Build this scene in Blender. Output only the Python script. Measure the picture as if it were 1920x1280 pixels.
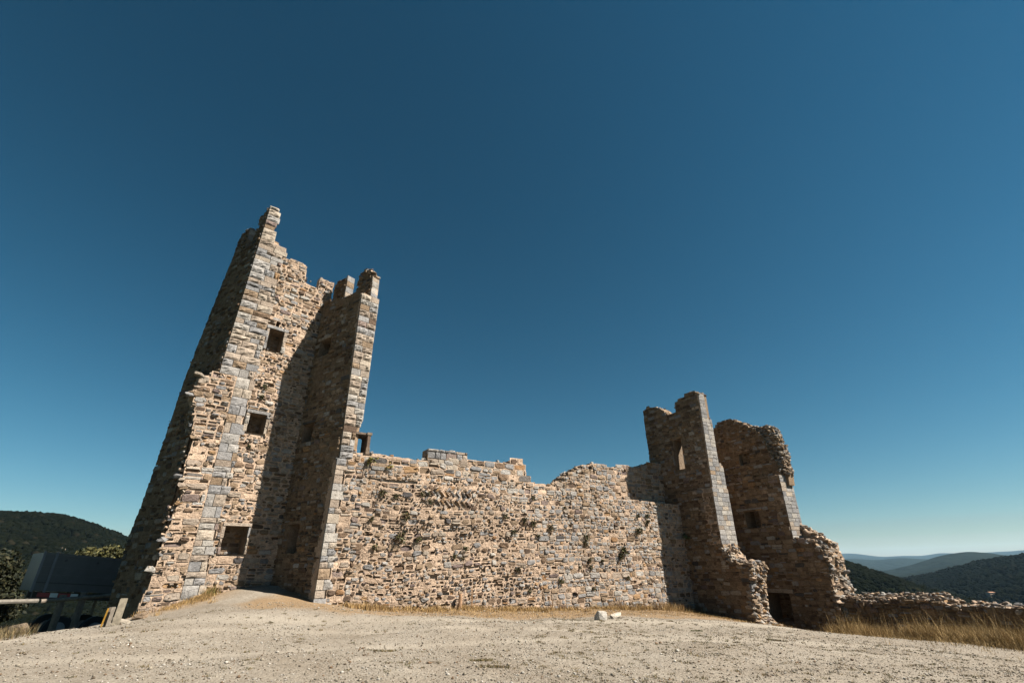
import bpy, math, random
import numpy as np
from mathutils import Vector, Matrix
from mathutils.geometry import tessellate_polygon

rnd = random.Random(7)
nrs = np.random.RandomState(11)
scene = bpy.context.scene
for o in list(bpy.data.objects):
    bpy.data.objects.remove(o, do_unlink=True)
col = scene.collection
R = math.radians

# ------------------------------------------------------------------ camera
PITCH, ROLL, FPX = R(25.67), R(-0.8), 880.0
fwd = Vector((0, math.cos(PITCH), math.sin(PITCH)))
up0 = Vector((0, -math.sin(PITCH), math.cos(PITCH)))
rt0 = Vector((1, 0, 0))
rt = rt0 * math.cos(ROLL) - up0 * math.sin(ROLL) * -1
up = up0 * math.cos(ROLL) - rt0 * math.sin(ROLL)
cam_d = bpy.data.cameras.new('camera')
cam = bpy.data.objects.new('camera', cam_d)
col.objects.link(cam)
M = Matrix.Identity(4)
for i in range(3):
    M[i][0], M[i][1], M[i][2] = rt[i], up[i], -fwd[i]
cam.matrix_world = M
cam_d.sensor_width = 36.0
cam_d.lens = 36.0 * FPX / 1920.0
cam_d.clip_start, cam_d.clip_end = 0.1, 60000
scene.camera = cam

# ------------------------------------------------------------------ sky, sun, exposure
SUN_AZ, SUN_EL = R(106.0), R(45.0)
world = bpy.data.worlds.new('World')
scene.world = world
world.use_nodes = True
wn, wl = world.node_tree.nodes, world.node_tree.links
sky = wn.new('ShaderNodeTexSky')
sky.sky_type = 'NISHITA'
sky.sun_disc = False
sky.sun_elevation, sky.sun_rotation = SUN_EL, SUN_AZ
sky.altitude = 200
sky.air_density, sky.dust_density, sky.ozone_density = 1.0, 0.0, 3.0
bg = wn['Background']
bg.inputs['Strength'].default_value = 0.05
hsv = wn.new('ShaderNodeHueSaturation')
hsv.inputs['Hue'].default_value = 0.472
hsv.inputs['Saturation'].default_value = 1.15
hsv.inputs['Value'].default_value = 0.24
gam = wn.new('ShaderNodeGamma'); gam.inputs['Gamma'].default_value = 1.3
wl.new(sky.outputs[0], gam.inputs['Color'])
wl.new(gam.outputs[0], hsv.inputs['Color'])
wl.new(hsv.outputs[0], bg.inputs['Color'])
sun_d = bpy.data.lights.new('sun', 'SUN')
sun_d.energy, sun_d.angle, sun_d.color = 5.0, R(0.53), (1.0, 0.908, 0.79)
sun = bpy.data.objects.new('sun', sun_d)
col.objects.link(sun)
S = Vector((math.sin(SUN_AZ) * math.cos(SUN_EL), math.cos(SUN_AZ) * math.cos(SUN_EL), math.sin(SUN_EL)))
sun.rotation_euler = S.to_track_quat('Z', 'Y').to_euler()
sun.location = (30, 0, 40)
scene.view_settings.view_transform = 'Standard'
scene.view_settings.look = 'None'
scene.view_settings.exposure = 1.68
scene.view_settings.gamma = 1.0

# ------------------------------------------------------------------ helpers
def tag(o, label=None, cat=None, group=None, kind=None):
    if label: o['label'] = label
    if cat: o['category'] = cat
    if group: o['group'] = group
    if kind: o['kind'] = kind
    return o

def empty(name, loc, label, cat, group=None):
    o = bpy.data.objects.new(name, None)
    o.location = loc
    o.empty_display_size = 0.3
    col.objects.link(o)
    return tag(o, label, cat, group)

class MB:
    """collects faces with a colour each and links them as ONE mesh object"""
    def __init__(s):
        s.v, s.f, s.c = [], [], []
    def add(s, verts, faces, c):
        b = len(s.v)
        s.v.extend(verts)
        for f in faces:
            s.f.append([b + i for i in f])
        if c is not None and len(c) and not isinstance(c[0], (float, int)):
            s.c.extend(c)
        else:
            s.c.extend([c] * len(faces))
    def box(s, o, a, b, c, colr):
        o, a, b, c = [np.array(x, float) for x in (o, a, b, c)]
        vs = [tuple(o + a * i + b * j + c * k) for k in (0, 1) for j in (0, 1) for i in (0, 1)]
        s.add(vs, [(0, 2, 3, 1), (4, 5, 7, 6), (0, 1, 5, 4), (2, 6, 7, 3), (0, 4, 6, 2), (1, 3, 7, 5)], colr)
    def tube(s, p0, p1, r0, r1, colr, n=10, caps=True):
        p0, p1 = np.array(p0, float), np.array(p1, float)
        d = p1 - p0; d /= np.linalg.norm(d)
        h = np.array((0, 0, 1.)) if abs(d[2]) < .9 else np.array((1., 0, 0))
        a = np.cross(d, h); a /= np.linalg.norm(a); b = np.cross(d, a)
        vs = []
        for p, r in ((p0, r0), (p1, r1)):
            for i in range(n):
                t = 2 * math.pi * i / n
                vs.append(tuple(p + a * r * math.cos(t) + b * r * math.sin(t)))
        fs = [(i, (i + 1) % n, n + (i + 1) % n, n + i) for i in range(n)]
        if caps: fs += [tuple(range(n))[::-1], tuple(range(n, 2 * n))]
        s.add(vs, fs, colr)
    def build(s, name, m, parent=None, smooth=False):
        me = bpy.data.meshes.new(name)
        me.from_pydata([tuple(map(float, v)) for v in s.v], [], s.f)
        at = me.attributes.new('tint', 'FLOAT_COLOR', 'FACE')
        arr = np.ones((len(s.f), 4), np.float32)
        if s.c:
            arr[:, :3] = np.array([c if c is not None else (.5, .5, .5) for c in s.c], np.float32)[:, :3]
        at.data.foreach_set('color', arr.ravel())
        me.materials.append(m)
        if smooth:
            me.polygons.foreach_set('use_smooth', [True] * len(me.polygons))
        me.update()
        o = bpy.data.objects.new(name, me)
        col.objects.link(o)
        if parent is not None:
            o.parent = parent
            o.matrix_parent_inverse = Matrix.Translation(-Vector(parent.location))
        return o

# ------------------------------------------------------------------ materials
def newmat(name):
    m = bpy.data.materials.new(name)
    m.use_nodes = True
    return m, m.node_tree.nodes, m.node_tree.links, m.node_tree.nodes['Principled BSDF']

def tint_mat(name, rough=.9, noise=6.0, amt=.35, bump=.3, bscale=25., bdist=.02, spec=.25):
    m, n, l, p = newmat(name)
    a = n.new('ShaderNodeAttribute'); a.attribute_name = 'tint'
    tc = n.new('ShaderNodeTexCoord')
    nz = n.new('ShaderNodeTexNoise'); nz.inputs['Scale'].default_value = noise
    nz.inputs['Detail'].default_value = 8; nz.inputs['Roughness'].default_value = .65
    l.new(tc.outputs['Object'], nz.inputs['Vector'])
    mr = n.new('ShaderNodeMapRange')
    mr.inputs['From Min'].default_value, mr.inputs['From Max'].default_value = .3, .7
    mr.inputs['To Min'].default_value, mr.inputs['To Max'].default_value = 1 - amt, 1 + amt
    l.new(nz.outputs['Fac'], mr.inputs['Value'])
    mx = n.new('ShaderNodeMix'); mx.data_type = 'RGBA'; mx.blend_type = 'MULTIPLY'
    mx.inputs[0].default_value = 1
    l.new(a.outputs['Color'], mx.inputs[6]); l.new(mr.outputs[0], mx.inputs[7])
    l.new(mx.outputs[2], p.inputs['Base Color'])
    p.inputs['Roughness'].default_value = rough
    p.inputs['Specular IOR Level'].default_value = spec
    if bump:
        nb = n.new('ShaderNodeTexNoise'); nb.inputs['Scale'].default_value = bscale
        nb.inputs['Detail'].default_value = 6; nb.inputs['Roughness'].default_value = .7
        l.new(tc.outputs['Object'], nb.inputs['Vector'])
        b = n.new('ShaderNodeBump'); b.inputs['Strength'].default_value = bump
        b.inputs['Distance'].default_value = bdist
        l.new(nb.outputs['Fac'], b.inputs['Height']); l.new(b.outputs[0], p.inputs['Normal'])
    return m

M_STONE = tint_mat('masonry', .95, 4., .26, .9, 13., .06, .1)
def enrich(m):
    n, l = m.node_tree.nodes, m.node_tree.links
    p = n['Principled BSDF']; src = p.inputs['Base Color'].links[0].from_socket
    tc = n.new('ShaderNodeTexCoord'); mp = n.new('ShaderNodeMapping'); mp.inputs['Scale'].default_value = (1, 1, 3.2)
    l.new(tc.outputs['Object'], mp.inputs['Vector'])
    nz = n.new('ShaderNodeTexNoise'); nz.inputs['Scale'].default_value = 11; nz.inputs['Detail'].default_value = 9; nz.inputs['Roughness'].default_value = .8
    l.new(mp.outputs[0], nz.inputs['Vector'])
    r = n.new('ShaderNodeValToRGB'); e = r.color_ramp.elements
    e[0].position, e[0].color = .36, (.52, .46, .40, 1); e[1].position, e[1].color = .62, (1.18, 1.17, 1.15, 1)
    e2 = e.new(.47); e2.color = (.95, .93, .90, 1)
    l.new(nz.outputs['Fac'], r.inputs[0])
    mx = n.new('ShaderNodeMix'); mx.data_type = 'RGBA'; mx.blend_type = 'MULTIPLY'; mx.inputs[0].default_value = 1
    l.new(src, mx.inputs[6]); l.new(r.outputs[0], mx.inputs[7]); l.new(mx.outputs[2], p.inputs['Base Color'])
enrich(M_STONE)
M_METAL = tint_mat('painted_metal', .45, 3., .15, .1, 30., .005, .4)
M_WOOD = tint_mat('weathered_wood', .85, 9., .35, .5, 30., .01, .2)
M_GRASS = tint_mat('dry_grass_blades', .8, 2., .3, 0, spec=.1)
M_LEAF = tint_mat('leaves', .7, 2., .3, 0, spec=.2)
M_FAR = tint_mat('woodland', .95, .02, .3, 0, spec=.0)
M_RUB = tint_mat('rubber', .8, 5., .2, .1)

# ------------------------------------------------------------------ layout frames
A = np.array([-6.5666, 20.9971, -1.3288])       # foot of the curtain wall's left end
Cc = np.array([10.7416, 32.0237, -2.6092])      # foot of the corner with the right ruin
def azv(d):
    a = R(d); return np.array([math.sin(a), math.cos(a), 0.0])
W, N = azv(57.5), azv(147.5)
T, TN = azv(47), azv(137)

class Frame:
    """a wall plane: u along it, v = world height, d outwards; lean tilts it in its plane"""
    def __init__(s, O, U, Nn, lean=0.0, z0=0.0, batter=0.0):
        s.O = np.array([O[0], O[1], 0.0]); s.U = np.array(U, float); s.N = np.array(Nn, float)
        s.lean, s.z0, s.batter = lean, z0, batter
    def p(s, u, v, d=0.0):
        u2 = u + s.lean * (v - s.z0)
        q = s.O + s.U * u2 + s.N * (d + s.batter * (v - s.z0))
        return (q[0], q[1], v)

def row_intervals(polys, v):
    xs = []
    for P in polys:
        n = len(P)
        for i in range(n):
            (x0, y0), (x1, y1) = P[i], P[(i + 1) % n]
            if (y0 > v) != (y1 > v):
                xs.append(x0 + (v - y0) * (x1 - x0) / (y1 - y0))
    xs.sort()
    return [(xs[i], xs[i + 1]) for i in range(0, len(xs) - 1, 2)]

# palettes: (weight, colour)
KA = .405      # real-world reflectance of the weathered schist and lime mortar
def sc(L): return [tuple(x * KA for x in c) for c in L]
GREY = sc([(.42, .42, .43), (.50, .49, .48), (.36, .365, .38), (.54, .52, .49)])
BEIGE = sc([(.53, .455, .385), (.59, .52, .44), (.47, .395, .33)])
TAN = sc([(.42, .32, .23), (.46, .35, .25), (.36, .27, .19)])
ORANGE = sc([(.44, .27, .15), (.50, .33, .19)])
BROWN = sc([(.24, .17, .12), (.29, .21, .15), (.20, .145, .11)])
PURPLE = sc([(.33, .265, .245), (.38, .305, .275), (.27, .215, .205)])
DARK = sc([(.16, .155, .155), (.20, .19, .185), (.14, .135, .14)])
MORTAR = tuple(x * KA for x in (.79, .612, .472))
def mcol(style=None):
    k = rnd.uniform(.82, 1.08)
    return tuple(x * k for x in (SHADEMORTAR if style in SHADE_STY else MORTAR))
def pick(style):
    t = rnd.random()
    for w, fam in STY[style]:
        if t < w: break
        t -= w
    c = rnd.choice(fam); k = rnd.uniform(.88, 1.14)
    return tuple(min(1, x * k) for x in c)
SHADEMORTAR = tuple(x * KA for x in (.42, .31, .215))  # mortar darkened to deepen the shade on walls turned from the sun
STY = {
 'curtain': [(.35, GREY), (.22, BEIGE), (.16, TAN), (.05, ORANGE), (.12, BROWN), (.07, PURPLE), (.03, DARK)],
 'curtain_r': [(.50, GREY), (.22, BEIGE), (.14, TAN), (.03, ORANGE), (.05, BROWN), (.04, PURPLE), (.02, DARK)],
 'tower': [(.25, GREY), (.28, BEIGE), (.22, TAN), (.04, ORANGE), (.12, BROWN), (.06, PURPLE), (.03, DARK)],
 'quoin': [(.54, GREY), (.36, BEIGE), (.06, TAN), (.01, ORANGE), (.03, PURPLE)],
 'quoin_top': [(.38, GREY), (.47, BEIGE), (.08, TAN), (.02, ORANGE), (.02, BROWN), (.03, PURPLE)],
 'ashlar': [(.82, GREY), (.15, BEIGE), (.03, TAN)],
 'shade': [(.10, GREY), (.12, BEIGE), (.42, TAN), (.05, ORANGE), (.24, BROWN), (.04, PURPLE), (.03, DARK)],  # brown rubble, weighted darker so unlit faces look deeper in shade
 'flank': [(.14, GREY), (.10, BEIGE), (.26, TAN), (.02, ORANGE), (.32, BROWN), (.06, PURPLE), (.10, DARK)],  # brown and dark stones favoured, painting extra shade into the tower flank
 'sunk': [(.10, GREY), (.30, TAN), (.08, ORANGE), (.30, BROWN), (.14, PURPLE), (.08, DARK)],
 'core': [(.30, GREY), (.42, BEIGE), (.20, TAN), (.03, ORANGE), (.03, BROWN), (.02, PURPLE)],
}
SHADE_STY = ('shade', 'flank')  # styles bedded in the mortar with shade put into its colour

def smooth_noise(seed):
    ph = [rnd.uniform(0, 6.28) for _ in range(4)]
    fr = [rnd.uniform(.25, .5), rnd.uniform(.7, 1.1), rnd.uniform(1.6, 2.4), rnd.uniform(3, 4)]
    am = [1, .5, .3, .15]
    return lambda u: sum(a * math.sin(f * u + p) for a, f, p in zip(am, fr, ph)) / 1.95

def stone(mb, fr, u0, u1, v0, v1, h, c, shift=lambda u: 0.0, cut=.3, tiltmax=.3, sink=.05, shear=0.0, cell=None, mc=None):
    """one hand-laid stone: an uneven outline with a rough face, proud of or sunk in its bed of mortar"""
    w, t = u1 - u0, v1 - v0
    cu, cv = (u0 + u1) / 2, (v0 + v1) / 2
    k = min(w, t) * cut
    j = lambda a: rnd.uniform(-a, a)
    pts = []
    for sx, sy in ((1, 1), (-1, 1), (-1, -1), (1, -1)):
        kx, ky = k * rnd.uniform(.2, 1.5), k * rnd.uniform(.2, 1.5)
        X, Y = sx * w / 2, sy * t / 2
        a, b = (X, Y - sy * ky), (X - sx * kx, Y)
        pts += [a, b] if sx * sy > 0 else [b, a]
    raw = pts
    pts = [(x + j(.10) * w * .5, y + j(.13) * t) for x, y in pts]
    tu, tv = j(tiltmax) * abs(h), j(tiltmax) * abs(h)
    n = 8; vs, fs, cs = [], [], []
    def put(x, y, d):
        u = cu + x + shear * y
        vs.append(fr.p(u, cv + y + shift(u), d))
    base = -.09 if cell else -sink
    rings = []
    if cell:
        m_ = rnd.uniform(-.012, .006)
        hw, ht, ox, oy = (cell[1] - cell[0]) / 2 + .012, (cell[3] - cell[2]) / 2 + .010, (cell[0] + cell[1]) / 2 - cu, (cell[2] + cell[3]) / 2 - cv
        for i, (x, y) in enumerate(raw):           # outer edge of the mortar bed
            q, r = divmod(i, 2); sx, sy = ((1, 1), (-1, 1), (-1, -1), (1, -1))[q]
            side = (r == 0) == (sx * sy > 0)       # point on the upright edge
            put(ox + sx * hw if side else x, y if side else oy + sy * ht, m_ - .006 + j(.008))
        for sx, sy in ((1, 1), (-1, 1), (-1, -1), (1, -1)): put(ox + sx * hw, oy + sy * ht, m_ - .006)
        for x, y in pts: put(x * 1.06, y * 1.08, m_ + j(.012))
        for i in range(n):
            fs.append((i, (i + 1) % n, 12 + (i + 1) % n, 12 + i)); cs.append(mc)
        for q in range(4): fs.append((2 * q, 8 + q, 2 * q + 1)); cs.append(mc)
        b0 = 12
        for x, y in pts: put(x, y, min(h, m_) - .02)
        for i in range(n): fs.append((b0 + i, b0 + (i + 1) % n, b0 + 8 + (i + 1) % n, b0 + 8 + i)); cs.append(mc)
        b0 += 8
    else:
        for x, y in pts: put(x, y, -sink)
        b0 = 0
    if h < -.2: # an empty socket
        fs.append(tuple(range(b0, b0 + 8))); cs.append(mc)
        for i in range(b0, b0 + 8): vs[i] = tuple(np.array(vs[i]) + fr.N * (.12))
        mb.add(vs, fs, cs); return
    for s, d, jj in ((.96, h - .3 * abs(h) * (h > 0) - .004, .012), (.72, h, .016)):
        for x, y in pts: put(x * s, y * s, d + j(jj) * (.4 + min(1, abs(h) * 12)) + (tu * x / w + tv * y / t) * 2)
    put(0, 0, h + j(.012))
    for r in range(2):
        for i in range(n):
            o = b0 + r * n
            fs.append((o + i, o + (i + 1) % n, o + n + (i + 1) % n, o + n + i)); cs.append(c)
    o = b0 + 2 * n
    for i in range(n): fs.append((o + i, o + (i + 1) % n, o + n)); cs.append(c)
    mb.add(vs, fs, cs)

def rubble(mb, fr, polys, style, v0=None, v1=None, hmin=.13, hmax=.28, relief=(.0, .07), mort=.16, joint=.026, wavy=.08, asp=(1.1, 2.8), erode=None, sunk=.10, cut=.32):
    P0 = polys[0]
    lo = min(p[1] for p in P0) if v0 is None else v0
    hi = max(p[1] for p in P0) if v1 is None else v1
    v = lo
    sh = smooth_noise(0)
    while v < hi:
        h = rnd.uniform(hmin, hmax) if rnd.random() < .8 else rnd.uniform(hmin * .7, hmin * 1.2)
        shift = lambda u, s=sh: wavy * s(u)
        for a, b in row_intervals(polys, v + h / 2):
            u = a + rnd.uniform(-.03, .03)
            while u < b - .05:
                w = min(h * rnd.uniform(*asp), .8)
                if u + w > b - .1: w = b - u + rnd.uniform(-.02, .03)
                if w < .06: break
                jt = joint * rnd.uniform(.5, 1.8)
                # only keep the warp where it cannot leave the outline
                def cell(x0, x1, y0, y1):
                    g = jt
                    c0 = (x0 - g, x1 + g, y0 - g, y1 + g)
                    if x1 - x0 < .05 or y1 - y0 < .035: return
                    inside = all(any(p <= (x0 + x1) / 2 + s_ <= q for p, q in row_intervals(polys, (y0 + y1) / 2 + shift((x0 + x1) / 2))) for s_ in (-.02, .02))
                    sf = shift if inside else (lambda u: 0.0)
                    e = erode((x0 + x1) / 2, (y0 + y1) / 2) if erode else .35
                    kt = .84 + .30 * float(vnoise(x0, y0, 1.9, 61))
                    tn = lambda c_: tuple(q_ * kt for q_ in c_)
                    mc = tn(mcol(style))
                    r = rnd.random()
                    mq = mort * (.2 + 2.4 * float(vnoise(x0 + 7, y0, 1.1, 62)) ** 1.5)
                    if r < mq:                    # mortar smeared over a small stone
                        stone(mb, fr, x0, x1, y0, y1, rnd.uniform(-.006, .012), tn(mcol(style)), sf, cut=cut, cell=c0, mc=mc)
                    elif r < mq + sunk * (.3 + 1.6 * e):
                        c = pick('sunk'); 
                        stone(mb, fr, x0, x1, y0, y1, -rnd.uniform(.03, .085), c, sf, cut=cut, cell=c0, mc=mc)
                    else:
                        hh = rnd.uniform(*relief) * (.5 + 1.3 * e)
                        if rnd.random() < .10: hh += rnd.uniform(.02, .06) * (.4 + e)
                        stone(mb, fr, x0, x1, y0, y1, hh, tn(pick(style)), sf, cut=cut, cell=c0, mc=mc)
                t = rnd.random()
                if t < .22 and h > hmin * 1.1:
                    m_ = v + h * rnd.uniform(.4, .6)
                    cell(u + jt, u + w - jt, v + jt * .6, m_ - jt * .4); cell(u + jt, u + w - jt, m_ + jt * .4, v + h - jt * .6)
                elif t < .32 and w > .3:
                    m_ = u + w * rnd.uniform(.35, .65)
                    q = v + h * rnd.uniform(.6, .8)
                    cell(u + jt, u + w - jt, q + jt * .3, v + h - jt * .4)
                    cell(u + jt, m_ - jt * .5, v + jt, q - jt * .3); cell(m_ + jt * .5, u + w - jt, v + jt, q - jt * .3)
                else:
                    cell(u + jt, u + w - jt, v + jt * .6, v + h - jt * .6)
                u += w
        v += h

def chinks(mb, fr, polys, style, dens=14):
    """small packing stones pushed into the joints"""
    P0 = polys[0]; lo = min(p[1] for p in P0); hi = max(p[1] for p in P0); ul = min(p[0] for p in P0); ur = max(p[0] for p in P0)
    for _ in range(int((hi - lo) * (ur - ul) * dens)):
        u, v = rnd.uniform(ul, ur), rnd.uniform(lo, hi)
        if not any(a + .06 < u < b - .06 for a, b in row_intervals(polys, v)): continue
        w, t = rnd.uniform(.05, .16), rnd.uniform(.025, .06)
        stone(mb, fr, u - w / 2, u + w / 2, v - t / 2, v + t / 2, rnd.uniform(.02, .07), pick(style))

def ashlar(mb, fr, polys, style, hmin=.26, hmax=.36, wmin=.35, wmax=.85, boss=.05, joint=.012, v0=None, v1=None, bossp=.6, tooth=None):
    """squared blocks, many of them with a rough quarry face"""
    P0 = polys[0]
    v = min(p[1] for p in P0) if v0 is None else v0
    hi = max(p[1] for p in P0) if v1 is None else v1
    while v < hi - .05:
        h = min(rnd.uniform(hmin, hmax), hi - v)
        if hi - v - h < .12: h = hi - v
        for a, b in row_intervals(polys, v + h / 2):
            u = a
            if tooth: b += rnd.uniform(*tooth)
            while u < b - .03:
                w = rnd.uniform(wmin, wmax)
                if u + w > b - wmin * .55: w = b - u
                x0, x1, y0, y1 = u + joint, u + w - joint, v + joint, v + h - joint
                if x1 - x0 < .04 or y1 - y0 < .04:
                    u += w; continue
                c = pick(style)
                nx, ny = 5, 4
                rough = rnd.random() < bossp
                base = rnd.uniform(0.0, .014)
                vs = []
                for jv in range(ny + 1):
                    for iu in range(nx + 1):
                        fu, fv = iu / nx, jv / ny
                        edge = iu in (0, nx) or jv in (0, ny)
                        d = base
                        if not edge:
                            d += (boss * rnd.uniform(.15, 1.0) if rough else rnd.uniform(-.004, .006))
                        e = joint * .35
                        vs.append(fr.p(x0 + (x1 - x0) * fu + (rnd.uniform(-e, e)), y0 + (y1 - y0) * fv + rnd.uniform(-e, e), d))
                k = nx + 1
                fs = [(r * k + i, r * k + i + 1, (r + 1) * k + i + 1, (r + 1) * k + i) for r in range(ny) for i in range(nx)]
                nb = len(vs)
                ring = [i for i in range(k)] + [r * k + nx for r in range(1, ny + 1)] + [ny * k + i for i in range(nx - 1, -1, -1)] + [r * k for r in range(ny - 1, 0, -1)]
                for i in ring:
                    iu, jv = i % k, i // k
                    vs.append(fr.p(x0 + (x1 - x0) * iu / nx, y0 + (y1 - y0) * jv / ny, -.11))
                m = len(ring)
                fs += [(ring[(i + 1) % m], ring[i], nb + i, nb + (i + 1) % m) for i in range(m)]
                mb.add(vs, fs, c)
                u += w
        v += h

_ico = None
def ico():
    global _ico
    if _ico is None:
        import bmesh
        bm = bmesh.new(); bmesh.ops.create_icosphere(bm, subdivisions=2, radius=1)
        bm.verts.ensure_lookup_table()
        V = np.array([v.co[:] for v in bm.verts]); Fc = [tuple(v.index for v in f.verts) for f in bm.faces]
        bm.free(); _ico = (V, Fc)
    return _ico
_ico1 = None
def ico1():
    global _ico1
    if _ico1 is None:
        import bmesh
        bm = bmesh.new(); bmesh.ops.create_icosphere(bm, subdivisions=1, radius=1)
        V = np.array([v.co[:] for v in bm.verts]); Fc = [tuple(v.index for v in f.verts) for f in bm.faces]
        bm.free(); _ico1 = (V, Fc)
    return _ico1

def rock(mb, c, size, colr, jag=.26, rot=None, sq=.34, brk=(.50, .95)):
    """an angular broken stone"""
    V, Fc = ico()
    P = np.sign(V) * np.abs(V) ** sq
    dirs = nrs.randn(9, 3)
    for d in dirs:                       # chisel a few flat breaks
        d = d / np.linalg.norm(d); lim = nrs.uniform(*brk)
        k = P @ d; over = np.maximum(k - lim, 0)
        P = P - over[:, None] * d
    P = P + nrs.uniform(-jag, jag, P.shape) * .16
    P = P * np.array(size)
    a = rnd.uniform(0, 6.28) if rot is None else rot
    ca, sa = math.cos(a), math.sin(a); tx = rnd.uniform(-.25, .25); ty = rnd.uniform(-.25, .25)
    Rz = np.array([[ca, -sa, 0], [sa, ca, 0], [0, 0, 1]])
    Rx = np.array([[1, 0, 0], [0, math.cos(tx), -math.sin(tx)], [0, math.sin(tx), math.cos(tx)]])
    Ry = np.array([[math.cos(ty), 0, math.sin(ty)], [0, 1, 0], [-math.sin(ty), 0, math.cos(ty)]])
    P = P @ (Rz @ Rx @ Ry).T + np.array(c)
    mb.add([tuple(p) for p in P], Fc, colr)

def crest(mb, fr, line, thick, size=(.10, .24), dens=22., style='core', lift=.3, d_out=0.02):
    """broken masonry: stones bedded along a ragged edge right through the wall's thickness"""
    ang = math.atan2(fr.U[1], fr.U[0])
    for (u0, v0), (u1, v1) in zip(line[:-1], line[1:]):
        L = math.hypot(u1 - u0, v1 - v0)
        n = max(1, int(L * thick * dens))
        for _ in range(n):
            t = rnd.random(); d = d_out - rnd.uniform(.04, thick)
            s = rnd.uniform(*size)
            u, v = u0 + (u1 - u0) * t, v0 + (v1 - v0) * t
            q = fr.p(u + rnd.uniform(-.5, .5) * s * .6, v + rnd.uniform(-.8, lift) * s * .6, min(d, d_out - s * .45))
            c = pick(style)
            if rnd.random() < .2: c = mcol(style)
            rock(mb, q, (s * rnd.uniform(.5, .95), s * rnd.uniform(.4, .8), s * rnd.uniform(.25, .5)), c, rot=ang + rnd.uniform(-.4, .4))

def fill(mb, fr, poly, size, dens, style='core', d=0.0):
    ul, ur = min(p[0] for p in poly), max(p[0] for p in poly); lo, hi = min(p[1] for p in poly), max(p[1] for p in poly)
    for _ in range(int((ur - ul) * (hi - lo) * dens)):
        u, v = rnd.uniform(ul, ur), rnd.uniform(lo, hi)
        if not any(a < u < b for a, b in row_intervals([poly], v)): continue
        s = rnd.uniform(*size)
        rock(mb, fr.p(u, v, d + rnd.uniform(-.5, .25) * s), (s * rnd.uniform(.6, .95), s * rnd.uniform(.5, .8), s * rnd.uniform(.25, .5)), pick(style), rot=math.atan2(fr.U[1], fr.U[0]) + rnd.uniform(-.4, .4))

def rough_line(pts, step=.16, amp=.05):
    out = []
    for (x0, y0), (x1, y1) in zip(pts[:-1], pts[1:]):
        L = math.hypot(x1 - x0, y1 - y0); n = max(1, int(L / step))
        nx, ny = -(y1 - y0) / max(L, 1e-6), (x1 - x0) / max(L, 1e-6)
        for i in range(n):
            t = i / n; k = rnd.uniform(-amp, amp) if i else 0
            out.append((x0 + (x1 - x0) * t + nx * k, y0 + (y1 - y0) * t + ny * k))
    out.append(pts[-1])
    return out

def prism(mb, fr, outer, holes, d0, d1, c=MORTAR, through=False):
    """wall core: outline extruded from d0 (face) to d1 (back); holes cut the face (and the back when through)"""
    loops = [outer] + holes
    flat = [p for L in loops for p in L]
    tris = tessellate_polygon([[Vector((x, y, 0)) for x, y in L] for L in loops])
    mb.add([fr.p(x, y, d0) for x, y in flat], [tuple(t) for t in tris], c)
    bl = loops if through else [outer]
    flat2 = [p for L in bl for p in L]
    tris2 = tessellate_polygon([[Vector((x, y, 0)) for x, y in L] for L in bl])
    mb.add([fr.p(x, y, d1) for x, y in flat2], [tuple(t)[::-1] for t in tris2], c)
    n = len(outer)
    mb.add([fr.p(x, y, d0) for x, y in outer] + [fr.p(x, y, d1) for x, y in outer],
           [(i, (i + 1) % n, n + (i + 1) % n, n + i) for i in range(n)], c)

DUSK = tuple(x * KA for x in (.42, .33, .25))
def window(parent, fr, quad, depth, d0=-.03, name='window', lintel=(.16, .12), jamb=None, through=False, style='quoin', sill=False, hdr=True):
    """opening: reveals and blocked back as one mesh, dressed stones round it as its pieces"""
    mb = MB()
    q = quad; n = len(q)
    mb.add([fr.p(x, y, d0 + .002) for x, y in q] + [fr.p(x, y, -depth) for x, y in q],
           [(i, n + i, n + (i + 1) % n, (i + 1) % n) for i in range(n)], DUSK)
    f2 = Frame(fr.O + fr.N * (-depth), fr.U, fr.N, fr.lean, fr.z0)
    if not through:
        mb.add([fr.p(x, y, -depth) for x, y in q], [tuple(range(n))], DUSK)
        rubble(mb, f2, [q], 'shade', hmin=.12, hmax=.2, relief=(.01, .03))
    w = mb.build(name, M_STONE, parent)
    us = [p[0] for p in q]; vs = [p[1] for p in q]
    ul, ur, vb, vt = min(us), max(us), min(vs), max(vs)
    if hdr:
        m2 = MB()
        ashlar(m2, Frame(fr.O + fr.N * .035, fr.U, fr.N, fr.lean, fr.z0), [[(ul - lintel[0], vt), (ur + lintel[0], vt), (ur + lintel[0], vt + lintel[1]), (ul - lintel[0], vt + lintel[1])]], style, wmin=ur - ul + 2 * lintel[0], wmax=ur - ul + 3, hmin=lintel[1], hmax=lintel[1] + .01, bossp=0)
        m2.build('lintel', M_STONE, w)
    if jamb:
        fj = Frame(fr.O + fr.N * .008, fr.U, fr.N, fr.lean, fr.z0)
        for s_, x in ((-1, ul), (1, ur)):
            jw = jamb
            a_, b_ = (x - jw, x) if s_ < 0 else (x, x + jw)
            m3 = MB()
            ashlar(m3, fj, [[(a_, vb), (b_, vb), (b_, vt), (a_, vt)]], style, hmin=.25, hmax=.4, wmin=jw * .8, wmax=jw + .01, bossp=.3, tooth=(-.04, .06))
            m3.build('jamb', M_STONE, w)
    return w

def grown(q, m):
    cx = sum(p[0] for p in q) / len(q); cy = sum(p[1] for p in q) / len(q)
    return [(x + math.copysign(m, x - cx), y + math.copysign(m, y - cy)) for x, y in q]
def rect(a, b, c, d): return [(a, b), (c, b), (c, d), (a, d)]

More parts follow.
